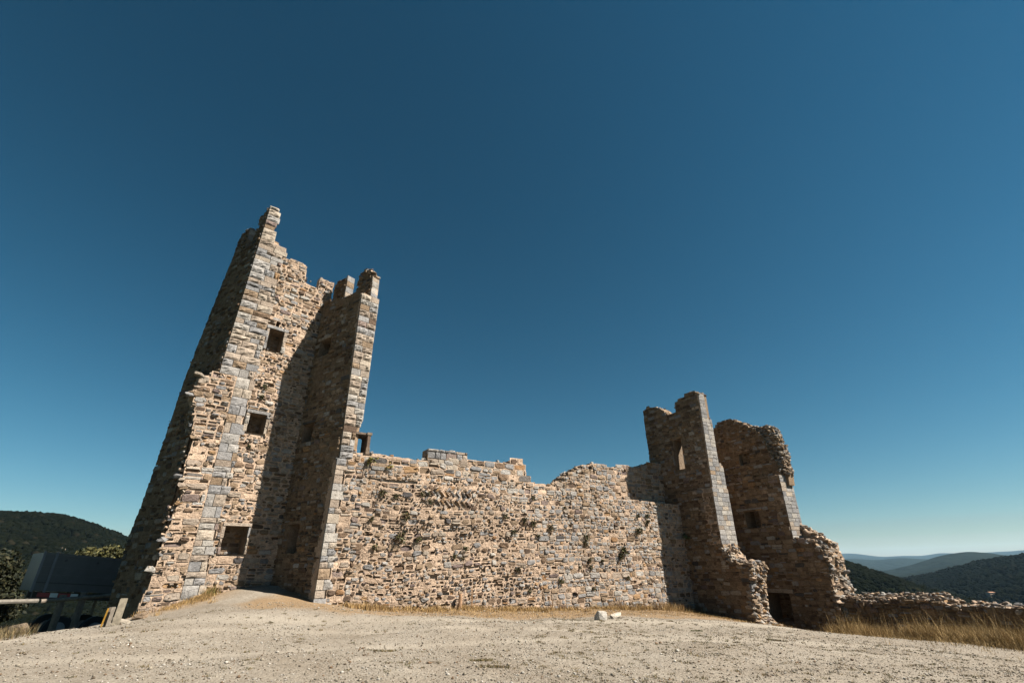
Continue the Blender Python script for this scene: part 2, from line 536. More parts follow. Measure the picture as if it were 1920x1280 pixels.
# ------------------------------------------------------------------ GROUND
CTRL = np.array([  # x, y, z
 (0, 0, -1.65), (-6, 4, -1.55), (6, 4, -1.8), (0, 9, -1.66), (-8, 9, -1.45), (9, 9, -2.0), (-12.8, 14, -1.36), (-12.3, 17, -1.42),
 (-6.57, 21, -1.36), (-4.8, 22.3, -1.5), (-1.6, 24.2, -1.68), (2.2, 26.6, -1.88), (5.2, 28.5, -2.1), (8.9, 30.8, -2.32),
 (-7.6, 21.9, -1.0), (-10.5, 19.6, -.98), (-9.6, 20.6, -.83), (-11.0, 18.6, -1.14), (-8.8, 22.6, -.7), (-10.5, 21.9, -.55), (-7.4, 19.4, -1.1), (-8.8, 17.2, -1.14), (-10.4, 16.4, -1.25), (-6.2, 18.2, -1.22), (-8.5, 14.2, -1.3), (-4.5, 17.5, -1.36),
 (10.7, 32, -2.6), (12.6, 28.6, -2.95), (11.8, 27.6, -2.75), (16.0, 31.2, -3.85), (14.2, 32.5, -3.5), (18.5, 27.5, -3.6), (21.5, 23, -3.3),
 (12, 13.6, -2.28), (15, 17, -2.65), (8, 22, -2.1), (12, 22, -2.45), (0, 17, -1.62), (-6, 15, -1.42), (22, 15, -3.0), (14.5, 26.3, -3.1), (17, 22.5, -2.9),
 (0, 34, -2), (-14, 28, -1.2), (14, 40, -4), (24, 30, -4.6), (-20, 8, -1.6), (20, 2, -2.6), (0, -10, -1.7), (-12, -8, -1.6), (14, -8, -2.0)], float)
def tps_fit(P):
    n = len(P); X = P[:, :2]
    D = np.linalg.norm(X[:, None] - X[None], axis=2)
    K = np.where(D > 0, D * D * np.log(D + 1e-9), 0) + np.eye(n) * .6
    Q = np.c_[np.ones(n), X]
    Am = np.zeros((n + 3, n + 3)); Am[:n, :n] = K; Am[:n, n:] = Q; Am[n:, :n] = Q.T
    return np.linalg.solve(Am, np.r_[P[:, 2], np.zeros(3)])
TPSW = tps_fit(CTRL)
def tps(x, y):
    x = np.asarray(x, float); y = np.asarray(y, float)
    s = TPSW[-3] + TPSW[-2] * x + TPSW[-1] * y
    for i in range(len(CTRL)):
        r2 = (x - CTRL[i, 0]) ** 2 + (y - CTRL[i, 1]) ** 2 + 1e-12
        s = s + TPSW[i] * r2 * .5 * np.log(r2)
    return s
def vnoise(x, y, s, seed=0):
    x = np.asarray(x, float) / s; y = np.asarray(y, float) / s
    xi, yi = np.floor(x), np.floor(y); fx, fy = x - xi, y - yi
    fx, fy = fx * fx * (3 - 2 * fx), fy * fy * (3 - 2 * fy)
    def h(a, b):
        t = np.sin(a * 127.1 + b * 311.7 + seed * 74.7) * 43758.5453
        return t - np.floor(t)
    return (h(xi, yi) * (1 - fx) + h(xi + 1, yi) * fx) * (1 - fy) + (h(xi, yi + 1) * (1 - fx) + h(xi + 1, yi + 1) * fx) * fy
def sstep(t): t = np.clip(t, 0, 1); return t * t * (3 - 2 * t)
def ground_z(x, y, fine=True):
    x = np.asarray(x, float); y = np.asarray(y, float)
    xc, yc = np.clip(x, -22, 26), np.clip(y, -12, 42)
    z = tps(xc, yc)
    # left: the plateau breaks off to a lower track
    edge = -12.75 + .25 * (vnoise(x, y, 1.3, 3) - .5) + np.where(y > 17.5, (y - 17.5) * .35, 0)
    dl = np.where(y > 4, edge - x, -5.)
    zroad = -2.55 - .04 * np.clip(y - 18, 0, 20)
    z = z + (zroad - z) * sstep(dl / 1.6)
    # beyond the road, the right parapet and the far side: down into the valley
    out = np.maximum.reduce([-x - 27, x - (25.5 - .62 * (y - 22)) , y - 40, -y - 14, x - 60])
    out = np.maximum(out, 0)
    z = z - np.minimum(out * .55, 40 + out * .12) * 1.0
    z = np.maximum(z, -150)
    if fine:
        amp = sstep(1 - out / 30)
        z = z + amp * ((vnoise(x, y, 2.1, 1) - .5) * .10 + (vnoise(x, y, .7, 2) - .5) * .045 + (vnoise(x, y, .28, 5) - .5) * .02)
    return z
def gz(x, y): return float(ground_z(np.array([x]), np.array([y]))[0])

def axis(lo, hi, st, far):
    a = list(np.arange(lo, hi + st / 2, st))
    k, s, l = a[-1], st, []
    while k < far: s *= 1.22; k += s; l.append(k)
    k, s, m = a[0], st, []
    while k > -far: s *= 1.22; k -= s; m.append(k)
    return np.array(m[::-1] + a + l)
gx, gy = axis(-23, 26, .14, 14000), axis(4, 34, .14, 14000)
GX, GY = np.meshgrid(gx, gy)
GZ = ground_z(GX, GY)
me = bpy.data.meshes.new('ground')
nx_, ny_ = len(gx), len(gy)
idx = np.arange(nx_ * ny_).reshape(ny_, nx_)
quads = np.stack([idx[:-1, :-1], idx[:-1, 1:], idx[1:, 1:], idx[1:, :-1]], -1).reshape(-1, 4)
me.from_pydata(np.stack([GX, GY, GZ], -1).reshape(-1, 3).tolist(), [], quads.tolist())
me.polygons.foreach_set('use_smooth', [True] * len(me.polygons))
# where dry earth and straw lie along the walls (a place on the ground, not a shade)
def seg_d(x, y, p, q):
    p, q = np.array(p[:2]), np.array(q[:2]); d = q - p; t = np.clip(((x - p[0]) * d[0] + (y - p[1]) * d[1]) / (d @ d), 0, 1)
    return np.hypot(x - p[0] - d[0] * t, y - p[1] - d[1] * t)
Bp = A + W * 20.5
b1foot = Cc + N * 4.2
b2foot = Cc + W * 3.7 + N * 6.6
lwend = Cc + W * 4.0 + N * 15
tl_foot = A + T * -6.4 + TN * -3.3
def soil_mask(x, y):
    x = np.asarray(x, float); y = np.asarray(y, float)
    n = (vnoise(x, y, 1.7, 8) - .5) * 1.6 + (vnoise(x, y, .5, 9) - .5) * .7
    d1 = seg_d(x, y, A, Bp) - (3.0 + .07 * (x + 6)) + n * 1.3
    d2 = seg_d(x, y, Cc, b1foot) - 3.8 + n * 1.3
    d3 = seg_d(x, y, b2foot, lwend) - 3.4 + n * 1.4
    d4 = seg_d(x, y, tl_foot, A + TN * -3.6 + T * -4.4) - .55 + n * .3
    return sstep(1 - np.minimum.reduce([d1, d2, d3, d4]) / 1.6)
sm = soil_mask(GX, GY).ravel().astype(np.float32)
def track_mask(x, y):
    x = np.asarray(x, float); y = np.asarray(y, float); m = 0
    for c0, w_ in ((13.0, .34), (14.7, .34), (18.6, .9)):
        yc = c0 + .22 * x + 1.1 * np.sin(x * .16 + c0) + (vnoise(x, y, 3.0, 71) - .5) * .8
        m = np.maximum(m, np.exp(-((y - yc) / w_) ** 2) * (.35 + .65 * vnoise(x, y, 1.6, 72)))
    return m
GZ -= .022 * track_mask(GX, GY)
for v_, z_ in zip(me.vertices, GZ.ravel()): v_.co.z = z_
at = me.attributes.new('track', 'FLOAT', 'POINT'); at.data.foreach_set('value', track_mask(GX, GY).ravel().astype(np.float32))
wild = sstep((np.maximum.reduce([-GX - 13.2, GX - 24, GY - 36, -GY - 14]) / 3.0)).ravel().astype(np.float32)
at = me.attributes.new('soil', 'FLOAT', 'POINT'); at.data.foreach_set('value', sm)
at = me.attributes.new('wild', 'FLOAT', 'POINT'); at.data.foreach_set('value', wild)
gm, n, l, p = newmat('gravel_ground')
tc = n.new('ShaderNodeTexCoord')
def tex(kind, scale, **kw):
    t = n.new(kind); t.inputs['Scale'].default_value = scale
    for k_, v_ in kw.items(): t.inputs[k_].default_value = v_
    l.new(tc.outputs['Object'], t.inputs['Vector']); return t
def ramp(src, stops):
    r = n.new('ShaderNodeValToRGB'); e = r.color_ramp.elements
    while len(e) < len(stops): e.new(.5)
    for el, (pp, cc) in zip(e, stops): el.position = pp; el.color = (*cc, 1)
    l.new(src, r.inputs[0]); return r.outputs[0]
def mixc(f, a, b, mode='MIX'):
    m_ = n.new('ShaderNodeMix'); m_.data_type = 'RGBA'; m_.blend_type = mode
    if isinstance(f, float): m_.inputs[0].default_value = f
    else: l.new(f, m_.inputs[0])
    for i_, s_ in ((6, a), (7, b)):
        if isinstance(s_, tuple): m_.inputs[i_].default_value = (*s_, 1)
        else: l.new(s_, m_.inputs[i_])
    return m_.outputs[2]
big = tex('ShaderNodeTexNoise', .55, Detail=9., Roughness=.72)
fine = tex('ShaderNodeTexNoise', 14., Detail=8., Roughness=.75)
vor = tex('ShaderNodeTexVoronoi', 22.)
vor2 = tex('ShaderNodeTexVoronoi', 55.)
base = ramp(big.outputs['Fac'], [(.32, (.150, .128, .102)), (.46, (.178, .157, .130)), (.58, (.197, .177, .149)), (.72, (.220, .202, .174))])
fm = ramp(fine.outputs['Fac'], [(.25, (.62, .60, .57)), (.5, (.95, .95, .95)), (.75, (1.15, 1.15, 1.15))])
c1 = mixc(1.0, base, fm, 'MULTIPLY')
peb = ramp(vor.outputs['Color'], [(.0, (.55, .52, .48)), (.5, (.95, .95, .94)), (.9, (1.25, 1.24, 1.2))])
c1 = mixc(.55, c1, mixc(1.0, c1, peb, 'MULTIPLY'))
soilc = ramp(fine.outputs['Fac'], [(.25, (.075, .048, .025)), (.5, (.165, .110, .060)), (.75, (.235, .170, .10))])
at1 = n.new('ShaderNodeAttribute'); at1.attribute_name = 'soil'
mm = n.new('ShaderNodeMath'); mm.operation = 'MULTIPLY'; mm.inputs[1].default_value = .85
l.new(at1.outputs['Fac'], mm.inputs[0])
c2 = mixc(mm.outputs[0], c1, soilc)
at3 = n.new('ShaderNodeAttribute'); at3.attribute_name = 'track'
mt = n.new('ShaderNodeMath'); mt.operation = 'MULTIPLY'; mt.inputs[1].default_value = .6
l.new(at3.outputs['Fac'], mt.inputs[0])
c2 = mixc(mt.outputs[0], c2, mixc(.5, (.27, .245, .205), fm, 'MULTIPLY'))
at2 = n.new('ShaderNodeAttribute'); at2.attribute_name = 'wild'
scrub = ramp(tex('ShaderNodeTexNoise', .08, Detail=10., Roughness=.7).outputs['Fac'], [(.3, (.018, .026, .012)), (.55, (.035, .045, .02)), (.75, (.09, .08, .045))])
c3 = mixc(at2.outputs['Fac'], c2, scrub)
l.new(c3, p.inputs['Base Color'])
p.inputs['Roughness'].default_value = .95; p.inputs['Specular IOR Level'].default_value = .1
b = n.new('ShaderNodeBump'); b.inputs['Strength'].default_value = .8; b.inputs['Distance'].default_value = .03
hm = n.new('ShaderNodeMath'); hm.operation = 'ADD'
l.new(fine.outputs['Fac'], hm.inputs[0])
hv = n.new('ShaderNodeMath'); hv.operation = 'MULTIPLY'; hv.inputs[1].default_value = -.6
l.new(vor.outputs['Distance'], hv.inputs[0]); l.new(hv.outputs[0], hm.inputs[1])
l.new(hm.outputs[0], b.inputs['Height']); l.new(b.outputs[0], p.inputs['Normal'])
me.materials.append(gm)
ground = bpy.data.objects.new('ground', me); col.objects.link(ground)
tag(ground, 'pale gravel plateau sloping gently to the right with straw along the walls', 'ground', kind='structure')

# ------------------------------------------------------------------ LEFT TOWER
tower = empty('ruined_tower', tuple(A + TN * -3.3 + T * -4) , 'tall ruined stone tower at the left with a dark outer flank and three lit windows', 'tower')
fT = Frame(A + TN * -3.3, T, TN)
rag = [(-6.32, -2.6), (-6.3, -1.0), (-6.18, -.31), (-6.19, .02), (-6.09, .42), (-6.14, .92), (-6.12, 1.44), (-6.05, 1.97), (-6.03, 2.24), (-5.94, 2.52), (-6.0, 3.01), (-6.08, 3.43), (-6.14, 3.93), (-6.08, 4.61), (-6.1, 4.83), (-5.92, 4.95), (-6.12, 5.2), (-6.24, 5.34), (-6.28, 5.68), (-6.33, 6.13), (-6.45, 6.55), (-6.6, 6.81), (-6.58, 7.08), (-6.49, 7.29), (-6.5, 7.68), (-6.15, 7.82), (-5.88, 8.02)]
edgeL = [(-5.86, 8.21), (-5.61, 17.8)]
topT = [(-5.17, 17.85), (-5.1, 15.89), (-5.02, 15.89), (-5.0, 15.7), (-4.33, 15.45), (-4.32, 14.99), (-3.91, 14.98), (-3.49, 15.04), (-3.2, 15.03), (-3.07, 13.98), (-2.71, 13.9), (-2.35, 13.81), (-2.08, 13.24), (-1.7, 13.0)]
w1 = [(-4.19, 9.68), (-3.56, 9.65), (-3.56, 10.73), (-4.2, 10.77)]
w2 = [(-4.24, 5.60), (-3.52, 5.60), (-3.53, 6.47), (-4.25, 6.47)]
w3 = [(-4.16, .62), (-3.27, .62), (-3.29, 1.68), (-4.16, 1.68)]
hole = rect(-4.06, 11.0, -3.82, 11.25)
body = rough_line(rag, .25, .04) + edgeL + rough_line(topT, .3, .03) + [(-1.7, -2.6)]
mb = MB()
prism(mb, fT, body, [w1, w2, w3, hole], -.09, -1.0)
QR = -4.42
quoin_up = [(-5.86, 8.0), (-5.61, 17.75), (-5.17, 17.75), (-5.1, 15.89), (-5.0, 15.7), (-4.33, 15.45), (QR, 14.9), (QR, 8.0)]
ashlar(mb, fT, [quoin_up], 'quoin_top', boss=.09, bossp=.8, hmin=.22, hmax=.4, tooth=(-.03, .16))
low = [(-5.95, 8.0)] + [(QR, 8.0), (QR, -1.6)] + rag[::1][1:]
col_q = rect(-5.12, -1.6, QR, 8.0)
ashlar(mb, fT, [col_q], 'quoin', boss=.05, hmin=.2, hmax=.48, wmin=.25, wmax=.7, bossp=.5, tooth=(-.1, .16))
rubble(mb, fT, [[(x, y) for x, y in rag] + [(-5.12, 8.0), (-5.12, -2.6)]], 'tower', hmin=.13, hmax=.31, relief=(.0, .07), mort=.12, joint=.034, sunk=.20)
chinks(mb, fT, [rag + [(-5.12, 8.0), (-5.12, -2.6)]], 'tower', 5)
rubble(mb, fT, [[(QR, -1.6), (QR, 14.95), (-3.2, 15.0), (-3.07, 13.95), (-2.35, 13.78), (-2.08, 13.2), (-1.8, 13.0), (-1.8, -1.6)], grown(w1, .12), grown(w2, .12), grown(w3, .1), hole], 'tower', hmin=.10, hmax=.24, relief=(.0, .06), asp=(1.1, 2.7), sunk=.15, joint=.028, cut=.4)
chinks(mb, fT, [[(QR, -1.6), (QR, 14.8), (-3.2, 14.8), (-2.0, 13), (-1.9, -1.6)], w1, w2, w3], 'tower', 6)
crest(mb, fT, rag[2:], .5, (.14, .30), 20, lift=.3, d_out=.06)
crest(mb, fT, [(-2.9, 13.85), (-2.35, 13.72), (-2.08, 13.2)], .9, (.08, .15), 10, lift=0)
crest(mb, fT, [(-4.3, 14.95), (-3.25, 15.02)], .9, (.08, .16), 10)
crest(mb, fT, [(-5.58, 17.8), (-5.2, 17.8)], .6, (.10, .22), 40, lift=.8)
mb.build('back_wall', M_STONE, tower)
window(tower, fT, w1, .75, lintel=(.2, .17), jamb=.16)
window(tower, fT, w2, .75, lintel=(.14, .16), jamb=.14)
window(tower, fT, w3, .75, lintel=(.1, .14), jamb=.12)
m5 = MB(); m5.add([fT.p(x, y, -.03) for x, y in hole] + [fT.p(x, y, -.5) for x, y in hole], [(0, 4, 5, 1), (1, 5, 6, 2), (2, 6, 7, 3), (3, 7, 4, 0), (4, 5, 6, 7)], DUSK)
m5.build('beam_hole', M_STONE, tower)

# outer flank
LU = np.array([.84677687, -.53194824, 0]); LN = np.array([-.53194824, -.84677687, 0])
LB = np.array([-15.3807, 20.8450, 0])
fL = Frame(LB, LU, LN, batter=-.026, z0=8.2)
mb = MB()
flank = [(-.6, 7.0), (-.52, 8.67), (-.45, 9.65), (-.1, 12.74), (.3, 15.75), (1.22, 15.75), (1.9, 15.55), (2.66, 15.9), (2.69, 7.0)]
prism(mb, fL, flank, [], -.09, -1.0, SHADEMORTAR)
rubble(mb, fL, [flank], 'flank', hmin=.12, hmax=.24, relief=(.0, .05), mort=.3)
fL2 = Frame(LB + LN * .3, LU, LN)
flank2 = [(-.35, -2.8), (-.44, 1.25), (-.08, 3.45), (.1, 6.0), (.26, 8.4), (1.0, 8.35), (1.7, 8.1), (2.1, 7.6), (2.3, 6.0), (2.4, 3.3), (2.45, 1.3), (2.4, -2.8)]
prism(mb, fL2, flank2, [], -.09, -1.2, SHADEMORTAR)
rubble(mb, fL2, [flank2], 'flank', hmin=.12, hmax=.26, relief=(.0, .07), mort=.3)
mb.build('flank_wall', M_STONE, tower)
def merlon(parent, fr, poly, d0, d1, style='quoin', front='ashlar', end=None, crestline=None):
    m_ = MB()
    prism(m_, fr, poly, [], d0 - .09, d1)
    f_ = Frame(fr.O + fr.N * d0, fr.U, fr.N, fr.lean, fr.z0, fr.batter)
    if front == 'ashlar': ashlar(m_, f_, [poly], style, boss=.05, hmin=.2, hmax=.34, wmin=.22, wmax=.6, bossp=.6, joint=.018)
    else: rubble(m_, f_, [poly], style, hmin=.1, hmax=.18)
    if end:   # (plane origin u, lo, hi, sign) dressed blocks on one end
        u_, lo, hi, sg = end
        o_ = np.array(fr.p(u_, (lo + hi) / 2, 0))
        fe = Frame(o_, fr.N, fr.U * sg)
        ashlar(m_, fe, [rect(d1, lo, d0, hi)], 'quoin', boss=.03, wmin=.3, wmax=.5, bossp=.3)
    if crestline: crest(m_, f_, crestline, abs(d1 - d0), (.09, .2), 40, lift=.7)
    return m_.build('merlon', M_STONE, parent)
merlon(tower, fL, [(1.95, 15.5), (1.97, 17.15), (2.3, 17.45), (2.66, 17.7), (2.69, 15.5)], 0, -.4, 'flank', 'rubble', crestline=[(1.97, 17.15), (2.66, 17.7)])
merlon(tower, fL, [(.28, 15.6), (.35, 16.6), (.8, 16.95), (1.2, 16.95), (1.22, 15.6)], 0, -.9, 'flank', 'rubble', end=(1.22, 15.6, 16.95, 1), crestline=[(.35, 16.6), (1.15, 16.95)])
merlon(tower, fT, [(-2.24, 13.5), (-2.24, 14.8), (-1.5, 14.72), (-1.5, 13.2)], -.3, -.8, 'tower', 'rubble', end=(-2.24, 13.7, 14.8, -1))

# right pier and the inner side wall
SU = np.array([.82549848, -.56440434, 0]); SN = np.array([-.56440434, -.82549848, 0])
SB = A + T * -1.95 + TN * -3.3
fS = Frame(SB, SU, SN)
mb = MB()
s1 = rect(.36, 9.72, 1.32, 10.66); s2 = rect(.27, 5.40, 1.12, 6.25); s3 = rect(.62, .58, 1.36, 1.78)
side = [(-.3, -2.6), (-.3, 13.25)] + rough_line([(.44, 13.1), (1.6, 12.8), (2.45, 12.8), (3.2, 12.6)], .3, .04) + [(3.33, 12.6), (3.30, 4.3), (3.36, -2.6)]
prism(mb, fS, side, [s1, s2, s3], -.09, -.9, SHADEMORTAR)
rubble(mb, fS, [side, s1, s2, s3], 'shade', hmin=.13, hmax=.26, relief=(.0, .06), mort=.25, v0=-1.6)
crest(mb, fS, [(0, 13.1), (1.6, 12.8), (3.2, 12.6)], .5, (.08, .16), 14)
mb.build('side_wall', M_STONE, tower)
window(tower, fS, s1, .6, lintel=(.12, .16), style='quoin')
window(tower, fS, s2, .6, lintel=(.08, .12), style='shade')
window(tower, fS, s3, .6, lintel=(.1, .14), style='shade')
fP = Frame(A, T, TN)
mb = MB()
pier = [(-1.42, -2.6), (-1.36, -1.0), (-1.29, 4.24), (-1.2, 4.3), (-1.27, 12.52), (-.3, 12.52), (-.35, 6.0), (-.5, 5.78), (-.64, 5.5), (-.6, 4.85), (-.35, 4.6), (.0, 4.45), (.1, -2.6)]
prism(mb, fP, pier, [], -.09, -.8)
ashlar(mb, fP, [[(-1.2, 4.3), (-1.27, 12.5), (-.3, 12.5), (-.35, 6.0), (-.6, 5.6), (-.6, 4.3)]], 'quoin_top', boss=.09, bossp=.75, wmin=.32, wmax=.62)
ashlar(mb, fP, [[(-1.42, -2), (-1.29, 4.3), (-.85, 4.3), (-.9, -2)]], 'quoin', boss=.05, wmin=.22, wmax=.6, hmin=.18, hmax=.4, bossp=.5, tooth=(-.12, .25))
rubble(mb, fP, [[(-.9, -2), (-.85, 4.3), (-.6, 4.8), (-.35, 4.6), (0, 4.45), (.1, -2)]], 'tower', hmin=.12, hmax=.24)
mb.build('front_pier', M_STONE, tower)
merlon(tower, fS, [(.12, 12.6), (.14, 14.45), (.7, 14.62), (1.14, 14.66), (1.2, 12.6)], -.42, -.9, 'shade', 'rubble', end=(1.2, 13.0, 14.66, 1))
merlon(tower, fS, [(2.1, 12.6), (2.12, 13.9), (2.35, 14.35), (2.63, 14.5), (3.0, 14.35), (3.3, 13.75), (3.36, 13.6), (3.36, 12.6)], -.45, -.9, 'shade', 'rubble', end=(3.36, 12.55, 13.75, 1), crestline=[(2.35, 14.35), (2.63, 14.5), (3.0, 14.35), (3.34, 13.75)])

# ------------------------------------------------------------------ CURTAIN WALL
curtain = empty('curtain_wall', tuple(A + W * 9), 'long sunlit rubble curtain wall with a broken crest between the left tower and the right ruin', 'wall')
fC = Frame(A, W, N)
crestC = [(-.6, 4.72), (-.35, 4.65), (-.05, 4.71), (.31, 4.71), (1.3, 4.66), (2.88, 4.62), (5.06, 4.89), (5.92, 4.81), (6.45, 4.75), (6.64, 4.93), (7.51, 4.93), (7.62, 5.11), (8.29, 5.12), (8.49, 4.97), (8.57, 4.33), (9.01, 4.04), (10.25, 4.04), (11.11, 4.25), (11.28, 4.55), (11.68, 4.73), (12.21, 5.01), (12.64, 5.26), (13.61, 5.51), (14.4, 5.4)]
LEDGE = 3.48
front = [(-.6, -3.2), (-.6, 4.6)] + rough_line(crestC, .22, .03) + [(14.4, LEDGE), (21.2, LEDGE), (21.2, -4.0)]
hole1 = rect(12.95, 5.0, 13.25, 5.27)
mb = MB()
prism(mb, fC, front, [hole1], -.09, -1.3)
# zones of different masonry; the eroded middle stands out in higher relief
def erode(u, v):
    k = math.exp(-((u - 4.2) / 3.6) ** 2 - ((v - 1.6) / 1.5) ** 2) + .7 * math.exp(-((u - 7.5) / 3.0) ** 2 - ((v + .6) / .8) ** 2)
    return min(1, k + .25 * (math.sin(u * 1.3 + v * 2.1) * .5 + .5))
rubble(mb, fC, [[(-.2, -2.4), (-.25, 3.5), (4.5, 3.75), (9.0, 3.2), (9.6, -3)]], 'curtain', hmin=.10, hmax=.27, relief=(.0, .05), mort=.13, asp=(1.0, 2.4), wavy=.13, joint=.033, sunk=.13, cut=.42, erode=erode)
rubble(mb, fC, [[(-.58, 4.68), (-.35, 4.6), (1.3, 4.63), (2.88, 4.6), (5.06, 4.86), (6.4, 4.75), (6.64, 4.9), (7.5, 4.9), (7.62, 5.08), (8.3, 5.1), (8.5, 4.9), (8.57, 4.3), (9, 4.02), (9, 3.2), (4.5, 3.75), (-.25, 3.5)]], 'curtain_r', hmin=.18, hmax=.33, relief=(.0, .04), mort=.10, joint=.026, sunk=.12)
chinks(mb, fC, [[(-.2, -2.4), (-.3, 4.6), (8.5, 4.3), (9.6, -3)]], 'curtain', 6)
right_z = [(9.6, -3.2), (9.0, 3.2), (9.0, 4.0), (10.25, 4.02), (11.11, 4.22), (11.28, 4.5), (12.21, 4.98), (12.64, 5.22), (13.61, 5.48), (14.4, 5.38), (14.4, LEDGE), (21.1, LEDGE), (21.1, -3.6)]
rubble(mb, fC, [right_z, hole1], 'curtain_r', hmin=.15, hmax=.31, relief=(.0, .045), mort=.08, asp=(1.0, 2.4), joint=.024, sunk=.09)
chinks(mb, fC, [right_z], 'curtain_r', 4)
# herringbone patch
for r_ in range(4):
    for k_ in range(9):
        u_, v_ = 3.0 + k_ * .27, 2.75 + r_ * .2
        c_ = pick('curtain') if rnd.random() < .8 else MORTAR
        stone(mb, fC, u_ - .055, u_ + .055, v_ - .12, v_ + .12, rnd.uniform(.05, .09), c_, shear=(.9 if r_ % 2 else -.9))
for a_, b_ in zip(crestC[:-1], crestC[1:]):
    steep = abs(b_[1] - a_[1]) > .2
    crest(mb, fC, [a_, b_], 1.1, (.12, .26) if steep else (.08, .17), 22 if steep else 11, lift=.5)
crest(mb, fC, [(11.0, 4.1), (11.3, 4.5), (12.2, 4.9), (12.6, 5.2)], 1.1, (.15, .3), 16, lift=.8)
mb.build('lower_wall', M_STONE, curtain)
m5 = MB(); m5.add([fC.p(x, y, -.035) for x, y in hole1] + [fC.p(x, y, -.5) for x, y in hole1], [(0, 4, 5, 1), (1, 5, 6, 2), (2, 6, 7, 3), (3, 7, 4, 0), (4, 5, 6, 7)], DUSK)
m5.build('beam_hole', M_STONE, curtain)
fU = Frame(A + N * -1.1, W, N)
crestU = [(13.9, 5.45), (14.61, 5.62), (15.57, 5.60), (16.75, 5.8), (17.5, 5.86), (17.96, 5.78), (18.73, 6.0), (19.27, 6.23), (20.86, 6.31), (22.5, 6.39)]
mb = MB()
up_poly = [(13.9, 3.0)] + rough_line(crestU, .25, .03) + [(22.5, 3.0)]
prism(mb, fU, up_poly, [], -.09, -1.0)
rubble(mb, fU, [[(13.9, 3.0)] + crestU + [(22.5, 3.0)]], 'curtain_r', hmin=.17, hmax=.3, relief=(.01, .05), mort=.1)
crest(mb, fU, crestU, .9, (.09, .18), 12, lift=.5)
mb.build('upper_wall', M_STONE, curtain)
# raised merlon block and string ledge in the corner
merlon(curtain, fC, [(2.92, 4.5), (2.92, 5.19), (5.05, 5.22), (5.05, 4.7)], .0, -.7, 'quoin', 'ashlar', end=(2.92, 4.62, 5.19, -1), crestline=[(3.6, 5.17), (4.6, 5.19)])
mb = MB()
ashlar(mb, Frame(fC.O + N * .1, W, N), [rect(18.95, 1.42, 21.0, 1.56)], 'quoin', hmin=.14, hmax=.15, wmin=.5, wmax=.9, bossp=0)
mb.box(fC.p(18.95, 1.43, .09), tuple(W * 2.05), (0, 0, .12), tuple(N * -.13), (.40, .37, .33))
mb.build('string_ledge', M_STONE, curtain)
# doorway remnant at the top, by the tower
mb = MB()
mb.box(fC.p(-.02, 4.62, 0.0), tuple(W * .13), (.0, 0, .90), tuple(N * -1.0), (.10, .075, .06))
mb.box(fC.p(-.04, 4.62, .012), tuple(W * .17), (.0, 0, .3), tuple(N * -.2), (.12, .095, .075))
pst = mb.build('door_post', M_STONE, curtain)
mb = MB()
mb.box(fC.p(-.62, 5.50, -.06), tuple(W * .6), (0, 0, .09), tuple(N * -.9), (.11, .09, .075))
mb.box(fC.p(-.06, 5.49, .03), tuple(W * .22), (0, 0, .11), tuple(N * -1.05), (.15, .125, .10))
mb.build('lintel', M_STONE, pst)

# ------------------------------------------------------------------ RIGHT RUIN, first wall
ruin = empty('ruined_keep', tuple(Cc + N * 1.5), 'ruined keep at the right of two broken parallel walls with sunlit narrow ends', 'ruin')
f1 = Frame(Cc, N, -W)
b1up = [(-2.03, 10.4), (-1.43, 10.45), (-.54, 10.14), (-.23, 9.83), (.12, 9.52), (.49, 9.39), (.84, 9.4), (.93, 9.77), (.9, 10.14), (1.16, 10.1), (1.2, 10.31), (1.63, 10.33), (2.0, 10.5), (2.53, 10.48), (2.83, 10.28)]
b1win = [(.13, 5.68), (.82, 5.67), (.88, 7.60), (.26, 7.66)]
mb = MB()
poly = [(-2.03, 3.5)] + rough_line(b1up, .2, .03) + [(2.74, 10.2), (2.5, 4.2), (2.5, 3.5)]
prism(mb, f1, poly, [b1win], -.09, -.98, SHADEMORTAR, through=True)
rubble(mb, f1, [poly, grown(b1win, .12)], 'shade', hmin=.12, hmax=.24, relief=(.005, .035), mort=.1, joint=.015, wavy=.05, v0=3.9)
crest(mb, f1, b1up, .85, (.09, .2), 16, lift=.5)
fE = Frame(Cc + N * 2.60, W, N, batter=.044, z0=4.2)
mb.build('upper_wall', M_STONE, ruin)
window(ruin, f1, b1win, 1.0, lintel=(.14, .16), jamb=.12, through=True, style='shade')
mb = MB()
endU = [(.02, 4.2), (.02, 10.25), (.58, 10.25), (.62, 8.7), (1.0, 8.6), (1.02, 5.75), (1.42, 5.65), (1.42, 4.2)]
prism(mb, fE, endU, [], -.03, -.7)
ashlar(mb, fE, [endU], 'ashlar', boss=.02, hmin=.2, hmax=.3, wmin=.3, wmax=.62, bossp=.15)
crest(mb, fE, [(.0, 10.28), (.58, 10.28)], .7, (.1, .2), 40, lift=.7)
crest(mb, fE, [(.62, 8.72), (1.0, 8.62)], .6, (.08, .16), 40, lift=.5)
fE2 = Frame(Cc + N * 2.58, W, N, batter=.025, z0=1.1)
endM = rect(-.12, 1.05, 1.42, 4.25)
prism(mb, fE2, endM, [], -.03, -.8)
ashlar(mb, fE2, [endM], 'ashlar', boss=.015, hmin=.22, hmax=.32, wmin=.35, wmax=.7, bossp=.1)
mb.build('sunlit_end', M_STONE, ruin)
f1m = Frame(Cc - W * .12, N, -W)
low1 = [(2.58, 1.05), (2.67, .71), (2.86, .48), (3.02, .14), (3.42, .0), (4.0, .06), (4.01, -.61), (3.76, -1.38), (3.66, -2.14), (3.69, -2.63), (4.3, -3.1), (4.4, -3.6)]
mb = MB()
polyM = [(-1.6, -4.6), (-1.6, 4.27), (2.62, 4.27), (2.57, 1.1)] + rough_line(low1, .2, .05) + [(4.4, -4.6)]
prism(mb, f1m, polyM, [], -.09, -1.5, SHADEMORTAR)
